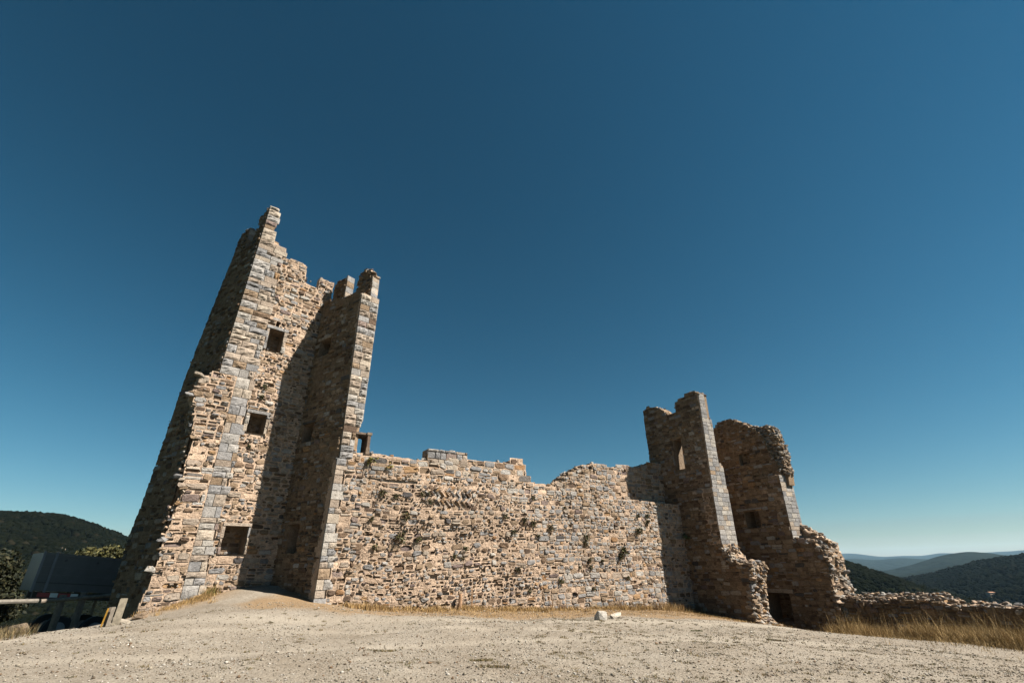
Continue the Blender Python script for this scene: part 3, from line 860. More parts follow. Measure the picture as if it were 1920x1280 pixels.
rubble(mb, f1m, [polyM], 'shade', hmin=.13, hmax=.26, relief=(.005, .035), mort=.08, joint=.014, wavy=.05, v0=-3.6)
mb.build('lower_wall', M_STONE, ruin)
mb = MB()
for off in (0, -.25):
    crest(mb, f1m, [(u + off * .3, v + off * .2) for u, v in low1], 1.45, (.13, .30), 24, lift=.6, d_out=.05)
crest(mb, f1m, [(3.95, .0), (3.9, -.7), (3.65, -1.4), (3.55, -2.2), (3.6, -2.7), (4.2, -3.1)], 1.45, (.14, .32), 30, lift=.6, d_out=.05)
mb.build('broken_core', M_STONE, ruin)

# cross wall between the two
fX = Frame(Cc + N * -1.1, W, N)
mb = MB()
cx = [(.2, -4), (.2, 8.7), (1.5, 8.5), (2.6, 8.6), (4.3, 8.4), (4.3, -4)]
prism(mb, fX, cx, [], -.09, -.9)
rubble(mb, fX, [cx], 'curtain_r', hmin=.14, hmax=.26, relief=(.01, .05), mort=.12, v0=4.5)
mb.build('cross_wall', M_STONE, ruin)

# second wall
f2 = Frame(Cc + W * 4.0, N, -W)
b2out = [(.5, 8.6), (.92, 8.94), (1.16, 9.21), (2.15, 9.27), (2.51, 8.99), (3.03, 8.71), (3.81, 8.29), (4.43, 8.29), (4.75, 8.02), (4.9, 7.48), (4.9, 7.06), (5.02, 6.41), (4.98, 5.94), (5.0, 5.47), (4.98, 5.01)]
skin = [(-2, 9.0), (.5, 8.6), (.92, 8.9), (1.16, 9.15), (2.15, 9.2), (2.51, 8.95), (3.03, 8.65), (3.85, 8.0), (4.15, 7.6), (4.25, 7.2), (4.3, 6.7), (4.37, 6.34), (4.6, 5.9), (4.7, 5.52), (4.66, 4.9)]
bw1 = rect(2.2, 5.89, 3.0, 6.82)
mb = MB()
prism(mb, f2, [(-2, 4.4)] + rough_line(skin, .2, .04) + [(4.66, 4.4)], [bw1], -.09, -.5, SHADEMORTAR)
fb = Frame(f2.O + W * .47, N, -W)
prism(mb, fb, [(-2, 4.4), (-2, 8.9)] + rough_line(b2out, .2, .05) + [(4.9, 4.4)], [], 0, -.6, SHADEMORTAR)
rubble(mb, f2, [[(-2, 4.7)] + skin, bw1], 'shade', hmin=.12, hmax=.24, relief=(.01, .05), mort=.14, v0=4.7)
crest(mb, fb, b2out, .6, (.09, .19), 45, lift=.4)
crest(mb, fb, b2out[6:], .62, (.10, .2), 90, lift=.3)
crest(mb, f2, skin[2:], .45, (.08, .17), 40, lift=.4)
crest(mb, fb, [(4.2, 7.9), (4.4, 7.2), (4.6, 6.4), (4.85, 5.4)], .3, (.09, .19), 90, lift=.4, d_out=.15)
fill(mb, fb, [(3.7, 8.2), (3.81, 8.25), (4.43, 8.25), (4.75, 8.0), (4.88, 7.4), (4.88, 7.0), (5.0, 6.4), (4.96, 5.1), (4.6, 5.1), (4.5, 5.9), (4.25, 6.6), (4.1, 7.4)], (.10, .22), 90, 'core', .12)
mb.build('upper_wall', M_STONE, ruin)
window(ruin, f2, bw1, .45, lintel=(.1, .12), style='core')
f2m = Frame(Cc + W * 3.75, N, -W)
bw2 = rect(1.9, 1.95, 2.9, 3.12)
mb = MB()
mid = [(-2, .6), (-2, 5.1), (1.5, 5.15), (4.76, 5.0), (4.70, 3.4), (4.66, 1.2), (4.66, .6)]
prism(mb, f2m, mid, [bw2], -.09, -1.38, SHADEMORTAR)
rubble(mb, f2m, [mid, bw2], 'shade', hmin=.13, hmax=.26, relief=(.005, .04), mort=.08, joint=.014, wavy=.05, v0=1.1)
crest(mb, f2m, [(.5, 5.13), (4.7, 5.02)], .3, (.07, .14), 18, lift=.5)
mb.build('middle_wall', M_STONE, ruin)
window(ruin, f2m, bw2, 1.1, lintel=(.3, .12), style='core')
fE3 = Frame(Cc + N * 4.69, W, N, batter=.02, z0=1.2)
mb = MB()
endB = [(3.76, 1.2), (3.76, 4.98), (5.12, 4.9), (5.12, 1.9), (5.12, 1.2)]
prism(mb, fE3, endB, [], -.03, -.7)
ashlar(mb, fE3, [endB], 'ashlar', boss=.02, hmin=.2, hmax=.3, wmin=.35, wmax=.8, bossp=.2)
crest(mb, fE3, [(3.8, 4.97), (5.1, 4.9)], .5, (.06, .13), 30, lift=.6)
mb.build('sunlit_end', M_STONE, ruin)
f2l = Frame(Cc + W * 3.7, N, -W)
bdoor = [(2.13, -3.0), (3.6, -3.0), (3.7, -1.57), (2.19, -1.56)]
low2 = [(4.72, 1.23), (5.1, 1.2), (5.69, 1.12), (6.0, .8), (6.22, .5), (6.3, .2), (6.13, -.54), (6.16, -1.18), (6.25, -1.81), (6.38, -2.43), (6.5, -3.6)]
mb = MB()
lowp = [(-2, -5.5), (-2, 1.2), (4.7, 1.2)] + rough_line(low2[1:], .2, .05) + [(6.5, -5.5)]
prism(mb, f2l, lowp, [bdoor], -.09, -1.9, SHADEMORTAR)
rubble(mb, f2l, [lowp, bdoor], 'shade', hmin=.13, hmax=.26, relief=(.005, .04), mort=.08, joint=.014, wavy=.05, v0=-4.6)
crest(mb, f2l, [(2.0, 1.22), (4.7, 1.22)], .25, (.06, .12), 14, lift=.5)
mb.build('lower_wall', M_STONE, ruin)
window(ruin, f2l, bdoor, 1.4, name='doorway', lintel=(.25, .22), style='core')
mb = MB()
far2 = [(4.3, 2.15), (4.85, 1.9), (5.3, 1.5), (6.1, 1.0), (6.05, .3), (6.1, -.6), (6.2, -1.3), (6.3, -1.9)]
f2f = Frame(Cc + W * 4.9, N, -W)
prism(mb, f2f, [(3.5, 1.0)] + rough_line(far2, .2, .06) + [(5.9, -3.5), (3.5, -3.5)], [], 0, -.9)
for o_ in (0, -.3):
    crest(mb, f2l, [(u + o_ * .4, v + o_ * .1) for u, v in low2], 1.9, (.14, .34), 16, lift=.6, d_out=.05)
crest(mb, f2f, far2, .9, (.14, .34), 26, lift=.7, d_out=.3)
mb.build('broken_core', M_STONE, ruin)

# low parapet running to the right
low_wall = empty('low_ruined_wall', tuple(Cc + W * 4.2 + N * 10), 'low broken rubble wall in shade running right from the keep behind tall dry grass', 'wall')
fW_ = Frame(Cc + W * 4.0, N, -W)
lwf = [(6.2, -1.8), (6.71, -1.75), (7.94, -1.85), (9.84, -1.66), (10.65, -1.75), (11.33, -2.0), (12.31, -1.9), (13.5, -1.95), (15.5, -2.0)]
lwb = [(6.2, -1.45), (7.0, -1.52), (7.84, -1.47), (9.23, -1.55), (9.73, -1.4), (10.61, -1.33), (10.87, -1.46), (11.29, -1.66), (12.24, -1.68), (13.44, -1.73), (15.5, -1.75)]
mb = MB()
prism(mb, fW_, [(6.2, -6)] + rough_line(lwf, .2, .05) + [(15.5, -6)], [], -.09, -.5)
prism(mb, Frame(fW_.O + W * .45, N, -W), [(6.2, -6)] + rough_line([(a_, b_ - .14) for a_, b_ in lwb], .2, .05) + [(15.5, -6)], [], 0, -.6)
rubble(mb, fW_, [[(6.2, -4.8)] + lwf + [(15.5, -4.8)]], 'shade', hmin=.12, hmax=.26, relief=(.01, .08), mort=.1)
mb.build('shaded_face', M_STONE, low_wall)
mb = MB()
for k_ in range(5):
    t_ = k_ / 4
    fk = Frame(fW_.O + W * (.08 + .62 * t_), N, -W)
    ln = [(a[0], a[1] * (1 - t_) + np.interp(a[0], [q[0] for q in lwb], [q[1] for q in lwb]) * t_ - .04) for a in lwf]
    crest(mb, fk, ln, .35, (.08, .19), 46, lift=.7, d_out=.1)
mb.build('broken_top', M_STONE, low_wall)

# ------------------------------------------------------------------ HILLS AND FAR RIDGES
def ridge(name, pts, D, foot, zfoot, amp, step, seed, mat, back=.35, faz=None):
    """a hill range seen from the plateau: pts = (bearing, elevation angle of the skyline) at distance D"""
    az = np.arange(pts[0][0], pts[-1][0] + step, step)
    el = np.interp(az, [p[0] for p in pts], [p[1] for p in pts])
    k = max(1, int(1.2 / step)); ker = np.hanning(2 * k + 1); ker /= ker.sum()
    el = np.convolve(np.pad(el, k, mode='edge'), ker, 'valid')
    top = D * np.tan(np.radians(el))
    rs = np.concatenate([np.linspace(0, 1, 46), 1 + np.linspace(.06, back, 8)])
    V = []
    for t in rs:
        r = foot + (D - foot) * t
        s = sstep(np.full_like(az, min(t, 1))) ** .85 if t <= 1 else np.full_like(az, 1 - ((t - 1) / back) ** 1.3)
        x, y = r * np.sin(np.radians(az)), r * np.cos(np.radians(az))
        spur = (vnoise(x, y, D * .11, seed) - .5) * amp * 2.2 + (vnoise(x, y, D * .045, seed + 1) - .5) * amp + (vnoise(x, y, D * .014, seed + 2) - .5) * amp * .3
        w = math.sin(math.pi * min(t, 1)) * .9 + .12
        V.append(np.stack([x, y, zfoot + (top - zfoot) * s + spur * w], -1))
    V = np.array(V); m, k2 = V.shape[:2]
    ix = np.arange(m * k2).reshape(m, k2)
    q = np.stack([ix[:-1, :-1], ix[:-1, 1:], ix[1:, 1:], ix[1:, :-1]], -1).reshape(-1, 4)
    me = bpy.data.meshes.new(name); me.from_pydata(V.reshape(-1, 3).tolist(), [], q.tolist())
    me.polygons.foreach_set('use_smooth', [True] * len(me.polygons)); me.materials.append(mat)
    o = bpy.data.objects.new(name, me); col.objects.link(o)
    tag(o, None, None, kind='structure')
    return o, V
def hill_mat(name, scale, cols, bscale, bdist):
    m, n, l, p = newmat(name)
    tc = n.new('ShaderNodeTexCoord')
    a = n.new('ShaderNodeTexNoise'); a.inputs['Scale'].default_value = scale; a.inputs['Detail'].default_value = 10; a.inputs['Roughness'].default_value = .72
    l.new(tc.outputs['Object'], a.inputs['Vector'])
    r = n.new('ShaderNodeValToRGB'); e = r.color_ramp.elements
    while len(e) < len(cols): e.new(.5)
    for el_, (pp, cc) in zip(e, cols): el_.position = pp; el_.color = (*cc, 1)
    l.new(a.outputs['Fac'], r.inputs[0]); l.new(r.outputs[0], p.inputs['Base Color'])
    v = n.new('ShaderNodeTexVoronoi'); v.inputs['Scale'].default_value = bscale
    l.new(tc.outputs['Object'], v.inputs['Vector'])
    b = n.new('ShaderNodeBump'); b.inputs['Distance'].default_value = bdist; b.inputs['Strength'].default_value = 1; b.invert = True
    l.new(v.outputs['Distance'], b.inputs['Height']); l.new(b.outputs[0], p.inputs['Normal'])
    p.inputs['Roughness'].default_value = 1; p.inputs['Specular IOR Level'].default_value = 0
    return m
MH = hill_mat('wooded_hillside', .02, [(.3, (.003, .0045, .002)), (.55, (.005, .0065, .003)), (.7, (.009, .010, .005)), (.85, (.015, .014, .009))], .2, 1.5)
MHF = hill_mat('far_hillside', .004, [(.3, (.007, .010, .008)), (.7, (.012, .016, .012))], .02, 12.0)
hillL, VL = ridge('wooded_hill', [(-62, 3.6), (-52, 4.0), (-47, 4.1), (-44, 4.12), (-42.2, 4.0), (-40.5, 3.55), (-39, 2.95), (-37.4, 2.45), (-34, 1.4), (-28, -1)], 1100, 260, -70, 9, .12, 3, MH)
tag(hillL, 'dark wooded hill beyond the truck at the left')
hillR, VR = ridge('wooded_slope', [(20, 3.6), (27, 1.9), (31, .55), (33, -.2), (35, -.95), (36.6, -1.6), (38, -2.2), (41, -3.2), (46, -4.5)], 700, 150, -90, 6, .12, 13, MH)
tag(hillR, 'near dark wooded slope falling to the right behind the low wall')
hillR2, VR2 = ridge('wooded_valley_side', [(30, -2.2), (34, -1.75), (36.5, -1.35), (38.5, -1.0), (40.5, -.45), (42.3, .0), (44, .28), (47, .7), (52, 1.4), (60, 2)], 1500, 300, -130, 12, .1, 23, MH)
tag(hillR2, 'dark wooded valley side rising towards the right edge')
r3, _ = ridge('middle_ridge', [(28, -1.4), (33, -1.0), (35.5, -.75), (37.2, -.35), (38.6, .1), (40, .48), (41.5, .62), (42.6, .50), (44, .25), (47, .1), (55, .3)], 4200, 1500, -190, 30, .08, 33, MHF)
r4, _ = ridge('blue_ridge', [(26, .2), (31, .3), (33.5, .28), (34.8, .12), (36.5, .32), (38, .22), (40, .1), (44, .1), (50, .3)], 7500, 4500, -200, 40, .08, 43, MHF)
r5, _ = ridge('distant_mountains', [(26, .7), (31.4, .62), (32.8, .80), (34, .62), (35.2, .42), (36.8, .50), (38.3, .42), (39.2, .58), (40.5, .55), (42, .55), (44.5, .60), (48, .9), (55, .6)], 14000, 9000, -200, 60, .08, 53, MHF)
VL2 = None

def forest(name, patches, label):
    """the tree cover of the near hillsides as one mass of small crowns"""
    mb = MB(); V, Fc = ico1(); V = V * 1.0
    allv, allf, cc, base = [], [], [], 0
    for Vh, cnt, s0, s1, azlim in patches:
        m, k = Vh.shape[:2]
        i = nrs.rand(cnt) ** .8 * (m - 10); j = nrs.rand(cnt) * (k - 2)
        i0, j0 = i.astype(int), j.astype(int); fi, fj = (i - i0)[:, None], (j - j0)[:, None]
        P = (Vh[i0, j0] * (1 - fi) + Vh[i0 + 1, j0] * fi) * (1 - fj) + (Vh[i0, j0 + 1] * (1 - fi) + Vh[i0 + 1, j0 + 1] * fi) * fj
        azp = np.degrees(np.arctan2(P[:, 0], P[:, 1]))
        ok = (azp > azlim[0]) & (azp < azlim[1]) & (vnoise(P[:, 0], P[:, 1], 60, 77) * .6 + nrs.rand(cnt) * .5 > .25)
        P = P[ok]; n = len(P)
        s = nrs.uniform(s0, s1, n)
        Q = V[None] * (1 + nrs.uniform(-.3, .3, (n, len(V)))[:, :, None]) * s[:, None, None] * np.array([1, 1, .8])
        Q = Q + P[:, None, :] + np.array([0, 0, 1.0]) * (s * .45)[:, None, None]
        F_ = np.array(Fc)[None] + (base + np.arange(n) * len(V))[:, None, None]
        allv.append(Q.reshape(-1, 3)); allf.append(F_.reshape(-1, 3)); base += n * len(V)
        g = nrs.rand(n, 1); kf = .26 if Vh is VL else .32; c = kf * (1 - g) * np.array([[.007, .010, .005]]) + kf * g * np.array([[.017, .020, .010]])
        b_ = nrs.rand(n, 1) < .03; c = np.where(b_, kf * np.array([[.035, .032, .02]]), c)
        cc.append(np.repeat(c, len(Fc), 0))
    v = np.concatenate(allv); f = np.concatenate(allf); c = np.concatenate(cc)
    me = bpy.data.meshes.new(name)
    me.vertices.add(len(v)); me.vertices.foreach_set('co', v.astype(np.float32).ravel())
    me.loops.add(len(f) * 3); me.loops.foreach_set('vertex_index', f.astype(np.int32).ravel())
    me.polygons.add(len(f)); me.polygons.foreach_set('loop_start', np.arange(0, len(f) * 3, 3, dtype=np.int32))
    try: me.polygons.foreach_set('loop_total', np.full(len(f), 3, np.int32))
    except Exception: pass
    me.update(calc_edges=True); me.validate()
    at = me.attributes.new('tint', 'FLOAT_COLOR', 'FACE')
    at.data.foreach_set('color', np.c_[c, np.ones(len(c))].astype(np.float32).ravel())
    me.materials.append(M_FAR)
    o = bpy.data.objects.new(name, me); col.objects.link(o)
    return tag(o, label, 'forest', kind='stuff')
forest('hillside_forest', [(VL, 30000, 1.8, 4.2, (-50, -35)), (VR, 14000, 1.4, 3.0, (30, 47)), (VR2, 22000, 2.2, 5.0, (33, 47))], 'dense dark woodland covering the near hillsides')

def surf(V, az, el):
    """point of a hillside at a bearing and elevation angle"""
    P = V.reshape(-1, 3); d = np.hypot(P[:, 0], P[:, 1])
    a = np.degrees(np.arctan2(P[:, 0], P[:, 1])); e = np.degrees(np.arctan2(P[:, 2], d))
    return P[np.argmin((a - az) ** 2 + (e - el) ** 2)]
def house(p, w, d, h, rot, label, wallc=(.20, .18, .155), roofc=(.26, .15, .10), z=3.0):
    p = np.array([p[0], p[1], p[2] + z])
    t = empty('house', tuple(p), label, 'house')
    a = np.array([math.cos(rot), math.sin(rot), 0]); b = np.array([-a[1], a[0], 0]); k = np.array([0, 0, 1.])
    m_ = MB(); m_.box(p - a * w / 2 - b * d / 2 - k * 8, a * w, b * d, k * (h + 8), wallc); m_.build('wall', M_STONE, t)
    m_ = MB(); o = p + k * h; e = .5
    vs = [o - a * (w / 2 + e) - b * (d / 2 + e), o + a * (w / 2 + e) - b * (d / 2 + e), o + a * (w / 2 + e) + b * (d / 2 + e), o - a * (w / 2 + e) + b * (d / 2 + e), o - a * w / 2 + k * h * .35, o + a * w / 2 + k * h * .35]
    m_.add([tuple(v) for v in vs], [(0, 1, 5, 4), (2, 3, 4, 5), (0, 4, 3), (1, 2, 5), (3, 2, 1, 0)], roofc); m_.build('roof', M_STONE, t)
    for s_ in (-.28, .0, .28):
        m_ = MB(); m_.box(p + a * (w * s_ - .5) - b * (d / 2 + .05) + k * h * .35, a * 1.0, b * .1, k * 1.4, (.05, .05, .06)); m_.build('window', M_METAL, t)
    return t
house(surf(VR2, 39.7, -2.15), 9, 6, 2.6, .15, 'small white farmhouse on the dark valley side at the right', z=4.2)
house(surf(VR2, 41.6, -2.7), 8, 6, 2.4, .1, 'low house with a reddish roof just above the low wall', z=4)

# rocky outcrop on the left hillside
mb = MB()
for k_ in range(30):
    t_ = rnd.random()
    q = surf(VL, -41.7 + .14 * t_ + rnd.uniform(-.05, .05), 1.72 + .14 * t_ + rnd.uniform(-.04, .04))
    s_ = rnd.uniform(1.4, 2.8)
    rock(mb, (q[0], q[1], q[2] + s_ * .4), (s_ * 1.3, s_ * 1.3, s_ * .8), rnd.choice([(.20, .17, .14), (.26, .24, .21), (.15, .11, .085)]))
tag(mb.build('rock_outcrop', M_STONE), 'pale bare rock outcrop in the woods above the truck', 'rocks')

# ------------------------------------------------------------------ TREES AND BUSHES
def leaf_cloud(mb, centres, n, size, pal, flat=.8):
    for _ in range(n):
        c, r = rnd.choice(centres)
        d = nrs.randn(3); d /= np.linalg.norm(d)
        q = np.array(c) + d * np.array(r) * (rnd.random() ** .35)
        a = nrs.randn(3); a /= np.linalg.norm(a); b = np.cross(a, nrs.randn(3)); b /= np.linalg.norm(b)
        s = size * rnd.uniform(.6, 1.4)
        k = rnd.uniform(.7, 1.3); cc = tuple(x * k for x in rnd.choice(pal))
        mb.add([tuple(q - a * s), tuple(q + b * s * .5), tuple(q + a * s), tuple(q - b * s * .5)], [(0, 1, 2, 3)], cc)
def tree(x, y, z0, h, r, label, pal, name='tree', n=5000, leaf=.11, cat='tree', group=None, trunk=.16, low=.35):
    t = empty(name, (x, y, z0), label, cat, group)
    m_ = MB(); bark = (.09, .07, .05)
    fork = z0 + h * low
    m_.tube((x, y, z0 - .4), (x + .1, y, fork), trunk, trunk * .7, bark, 8)
    cs = []
    for k in range(11):
        a = rnd.uniform(0, 6.28); rr = r * rnd.uniform(.2, .72); zz = z0 + h * rnd.uniform(low + .12, .86)
        e = np.array([x + rr * math.cos(a), y + rr * math.sin(a), zz])
        m_.tube((x + .1, y, fork - rnd.uniform(0, .2)), e, trunk * .45, trunk * .1, bark, 6)
        cs.append((tuple(e), (r * rnd.uniform(.28, .48), r * rnd.uniform(.28, .48), h * rnd.uniform(.10, .17))))
    cs.append(((x, y, z0 + h * .84), (r * .45, r * .45, h * .15)))
    m_.build('trunk', M_WOOD, t)
    c_ = MB(); leaf_cloud(c_, cs, n, leaf, pal); c_.build('crown', M_LEAF, t)
    return t
OLIVE = [(.05, .048, .016), (.038, .038, .014), (.068, .062, .02), (.025, .028, .011)]
DKG = [(.010, .013, .005), (.015, .017, .007), (.008, .010, .005), (.022, .021, .009)]
tree(-38.4, 48.6, -4.5, 7.0, 2.9, 'rounded olive green tree rising behind the truck bed', OLIVE, n=9000, leaf=.16)
tree(-36.0, 48.5, -4.5, 6.3, 2.5, 'smaller olive green tree beside the shaded tower flank', OLIVE, n=6000, leaf=.16)
tree(-27.5, 27.5, -3.6, 4.9, 2.2, 'dark bushy tree touching the left end of the truck', DKG, n=9000, leaf=.10, low=.2)
tree(-30.5, 28.0, -3.8, 4.0, 2.6, 'dark spreading tree at the left edge behind the fence rail', DKG, n=9000, leaf=.10, low=.2)
tree(-24.2, 22.3, -3.0, 2.9, 1.5, 'low dark shrub below the fence rail at the left edge', DKG, name='shrub', cat='shrub', n=6000, leaf=.07, low=.1, trunk=.08)

# ------------------------------------------------------------------ TRUCK
tr0 = np.array([-20.3, 22.1, 0.0]); tdir = np.array([math.sin(R(38)), math.cos(R(38)), -.085]); tdir /= np.linalg.norm(tdir)
tside = np.array([-tdir[1], tdir[0], 0]); tside /= np.linalg.norm(tside); tup = np.array([0, 0, 1.0])
truck = empty('parked_truck', (float(tr0[0]), float(tr0[1]), -2.6), 'grey tipper truck parked in the tower\'s shadow behind the fence', 'truck')
GRT = (.064, .066, .069)
tside = np.array([-tdir[1], tdir[0], 0]); tside /= np.linalg.norm(tside)
def TP(a, b, c): return tuple(tr0 + tdir * a + tside * b + tup * c)
ZB, ZT = -.62, .84
mb = MB()
mb.box(TP(0, 0, ZB), tdir * 8.2, tside * .06, tup * (ZT - ZB), GRT)
mb.box(TP(0, 2.3, ZB), tdir * 8.2, tside * .06, tup * (ZT - ZB), GRT)
mb.box(TP(0, .06, ZB), tdir * .06, tside * 2.24, tup * (ZT - ZB), GRT)
mb.box(TP(8.14, .06, ZB), tdir * .06, tside * 2.24, tup * (ZT - ZB), GRT)
mb.box(TP(.06, .06, ZB + .02), tdir * 8.08, tside * 2.24, tup * .05, GRT)
for zz, hh in ((ZB + .30, .035), (ZB + .62, .02), (ZB + .92, .02), (ZT - .08, .08)):
    mb.box(TP(-.02, -.025, zz), tdir * 8.24, tside * .024, tup * hh, tuple(x * (.45 if hh == .035 else 1.15) for x in GRT))
body_t = mb.build('tipper_body', M_METAL, truck)
for k_ in range(6):
    mb = MB(); p_ = TP(.8 + k_ * 1.15, -.02, ZT - .26); mb.tube(p_, tuple(np.array(p_) - tside * .03), .05, .05, (.03, .03, .035), 10)
    mb.build('tie_ring', M_METAL, body_t)
for a_ in (0.0, .42):
    mb = MB(); mb.box(TP(a_ - .03, -.05, ZB - .05), tdir * .09, tside * .05, tup * (ZT - ZB + .1), (.10, .11, .125)); mb.build('corner_post', M_METAL, body_t)
for a_ in (.25, .95):
    mb = MB(); mb.box(TP(a_, -.03, ZB - .22), tdir * .42, tside * .03, tup * .16, (.25, .035, .03)); mb.build('red_marker', M_METAL, truck)
    mb = MB(); mb.box(TP(a_ + .42, -.03, ZB - .22), tdir * .26, tside * .03, tup * .16, (.5, .5, .48)); mb.build('white_marker', M_METAL, truck)
mb = MB()
mb.box(TP(.2, .6, ZB - .3), tdir * 8.0, tside * .12, tup * .26, (.04, .04, .045)); mb.box(TP(.2, 1.6, ZB - .3), tdir * 8.0, tside * .12, tup * .26, (.04, .04, .045))
for a_ in (.3, 2.2, 4.2, 6.2, 8.0): mb.box(TP(a_, .72, ZB - .27), tdir * .12, tside * .88, tup * .2, (.04, .04, .045))
mb.build('chassis', M_METAL, truck)
mb = MB(); mb.tube(TP(3.3, .15, ZB - .62), TP(4.3, .15, ZB - .62), .26, .26, (.16, .17, .18), 16); mb.build('fuel_tank', M_METAL, truck)
for a_ in (1.3, 2.6, 7.6):
    for b_ in (.02, 2.0):
        mb = MB(); c0 = np.array(TP(a_, b_, -2.02)); c1 = c0 + tside * .34
        mb.tube(c0, c1, .50, .50, (.02, .02, .02), 26); wt = mb.build('wheel', M_RUB, truck)
        mb = MB(); mb.tube(c0 - tside * .012, c0 + tside * .03, .26, .28, (.2, .2, .21), 18); mb.build('rim', M_METAL, wt)
mb = MB()
mb.box(TP(8.5, .1, -1.7), tdir * 1.8, tside * 2.1, tup * 2.3, (.3, .31, .32)); mb.build('cab', M_METAL, truck)
mb = MB(); mb.box(TP(8.9, .085, -.55), tdir * .9, tside * .014, tup * .8, (.03, .035, .04)); mb.build('cab_window', M_METAL, truck)

# ------------------------------------------------------------------ FENCE AND POSTS AT THE LEFT
fence = empty('wooden_fence', (-17.0, 19.6, gz(-17.0, 19.6)), 'rustic wooden rail fence at the plateau edge before the truck', 'fence')
mb = MB()
def azp(az, d, z): return np.array([d * math.sin(R(az)), d * math.cos(R(az)), z])
ra, rb_, rc = azp(-49, 26.2, -.84), azp(-41.9, 27.4, -.93), azp(-36.4, 28.6, -.84)
mb.tube(tuple(ra), tuple(rb_), .085, .075, (.12, .11, .095), 8); mb.build('rail', M_WOOD, fence)
mb = MB(); mb.tube(tuple(rb_ + np.array([.0, .12, -.02])), tuple(rc), .075, .07, (.13, .11, .09), 8); mb.build('rail', M_WOOD, fence)
for (az_, d_, zt_, r_) in ((-40.45, 27.9, -.76, .13), (-39.15, 28.2, -.70, .13), (-46.5, 26.5, -.66, .12)):
    mb = MB(); q = azp(az_, d_, 0); z_ = gz(q[0], q[1]); mb.tube((q[0], q[1], z_ - .3), (q[0], q[1], zt_), r_, r_ * .92, (.12, .10, .085), 10); mb.build('post', M_WOOD, fence)
def stake(name, az, d, ztop, w, dp, c, label, lean=0.0, cat='post'):
    x_, y_ = d * math.sin(R(az)), d * math.cos(R(az)); z_ = gz(x_, y_)
    a = np.array([math.cos(R(az + 8)), -math.sin(R(az + 8)), 0]); b = np.array([math.sin(R(az + 8)), math.cos(R(az + 8)), 0])
    m_ = MB(); m_.box(np.array([x_, y_, z_ - .3]) - a * w / 2 - b * dp / 2, a * w, b * dp, np.array([a[0] * lean, a[1] * lean, ztop - z_ + .3]), c)
    k = np.array([0, 0, 1.]); top = np.array([x_, y_, ztop]) + a * lean
    m_.box(top - a * w * .46 - b * dp * .46, a * w * .92, b * dp * .92, k * .012, tuple(q * 1.1 for q in c))
    return tag(m_.build(name, M_WOOD), label, cat)
stake('wooden_post', -36.45, 20.0, -.71, .17, .15, (.17, .15, .115), 'tallest pale square timber post by the foot of the tower', .04)
stake('wooden_post', -36.95, 19.8, -.92, .08, .1, (.16, .14, .115), 'short slim grey timber post beside the tallest post', .03)
stake('wooden_post', -37.15, 20.0, -.93, .07, .1, (.09, .075, .06), 'short brown timber post between the yellow stake and the grey one', .03)
stake('marker_stake', -37.42, 19.7, -.94, .035, .05, (.19, .105, .015), 'thin yellow stake left of the timber posts', .07, 'stake')

# ------------------------------------------------------------------ LOOSE STONES
def loose(az, d, size, c, label, sink=.3, name='loose_stone'):
    x_, y_ = d * math.sin(R(az)), d * math.cos(R(az))
    m_ = MB(); rock(m_, (x_, y_, gz(x_, y_) + size[2] * (1 - sink)), size, c, rot=R(20), sq=.30, jag=.12, brk=(.85, 1.25))
    return tag(m_.build(name, M_STONE), label, 'stone')
loose(8.86, 20.6, (.22, .17, .17), (.34, .33, .31), 'pale squared stone block, the larger of two lying before the curtain wall')
loose(10.5, 21.6, (.24, .14, .09), (.36, .33, .29), 'flat pale stone lying just right of the larger block')
loose(-42.4, 18.0, (.16, .14, .13), (.13, .105, .08), 'brownish boulder in dry grass at the left edge', name='boulder')
loose(-36.1, 20.4, (.26, .14, .09), (.22, .20, .17), 'flat pale stone at the foot of the timber posts')
loose(-34.9, 21.2, (.22, .12, .10), (.17, .13, .095), 'tan stone half buried at the tower\'s broken corner')
# plinth remains under the shaded corner
mb = MB()
for k_ in range(9):
    q = A + W * (18.4 + k_ * .28) + N * .32
    rock(mb, (q[0], q[1], gz(q[0], q[1]) + .04), (.15, .1, .07), pick('core'), rot=R(35))
tag(mb.build('plinth_remains', M_STONE), 'short row of low stones left at the foot of the wall in the shaded corner', 'stones')

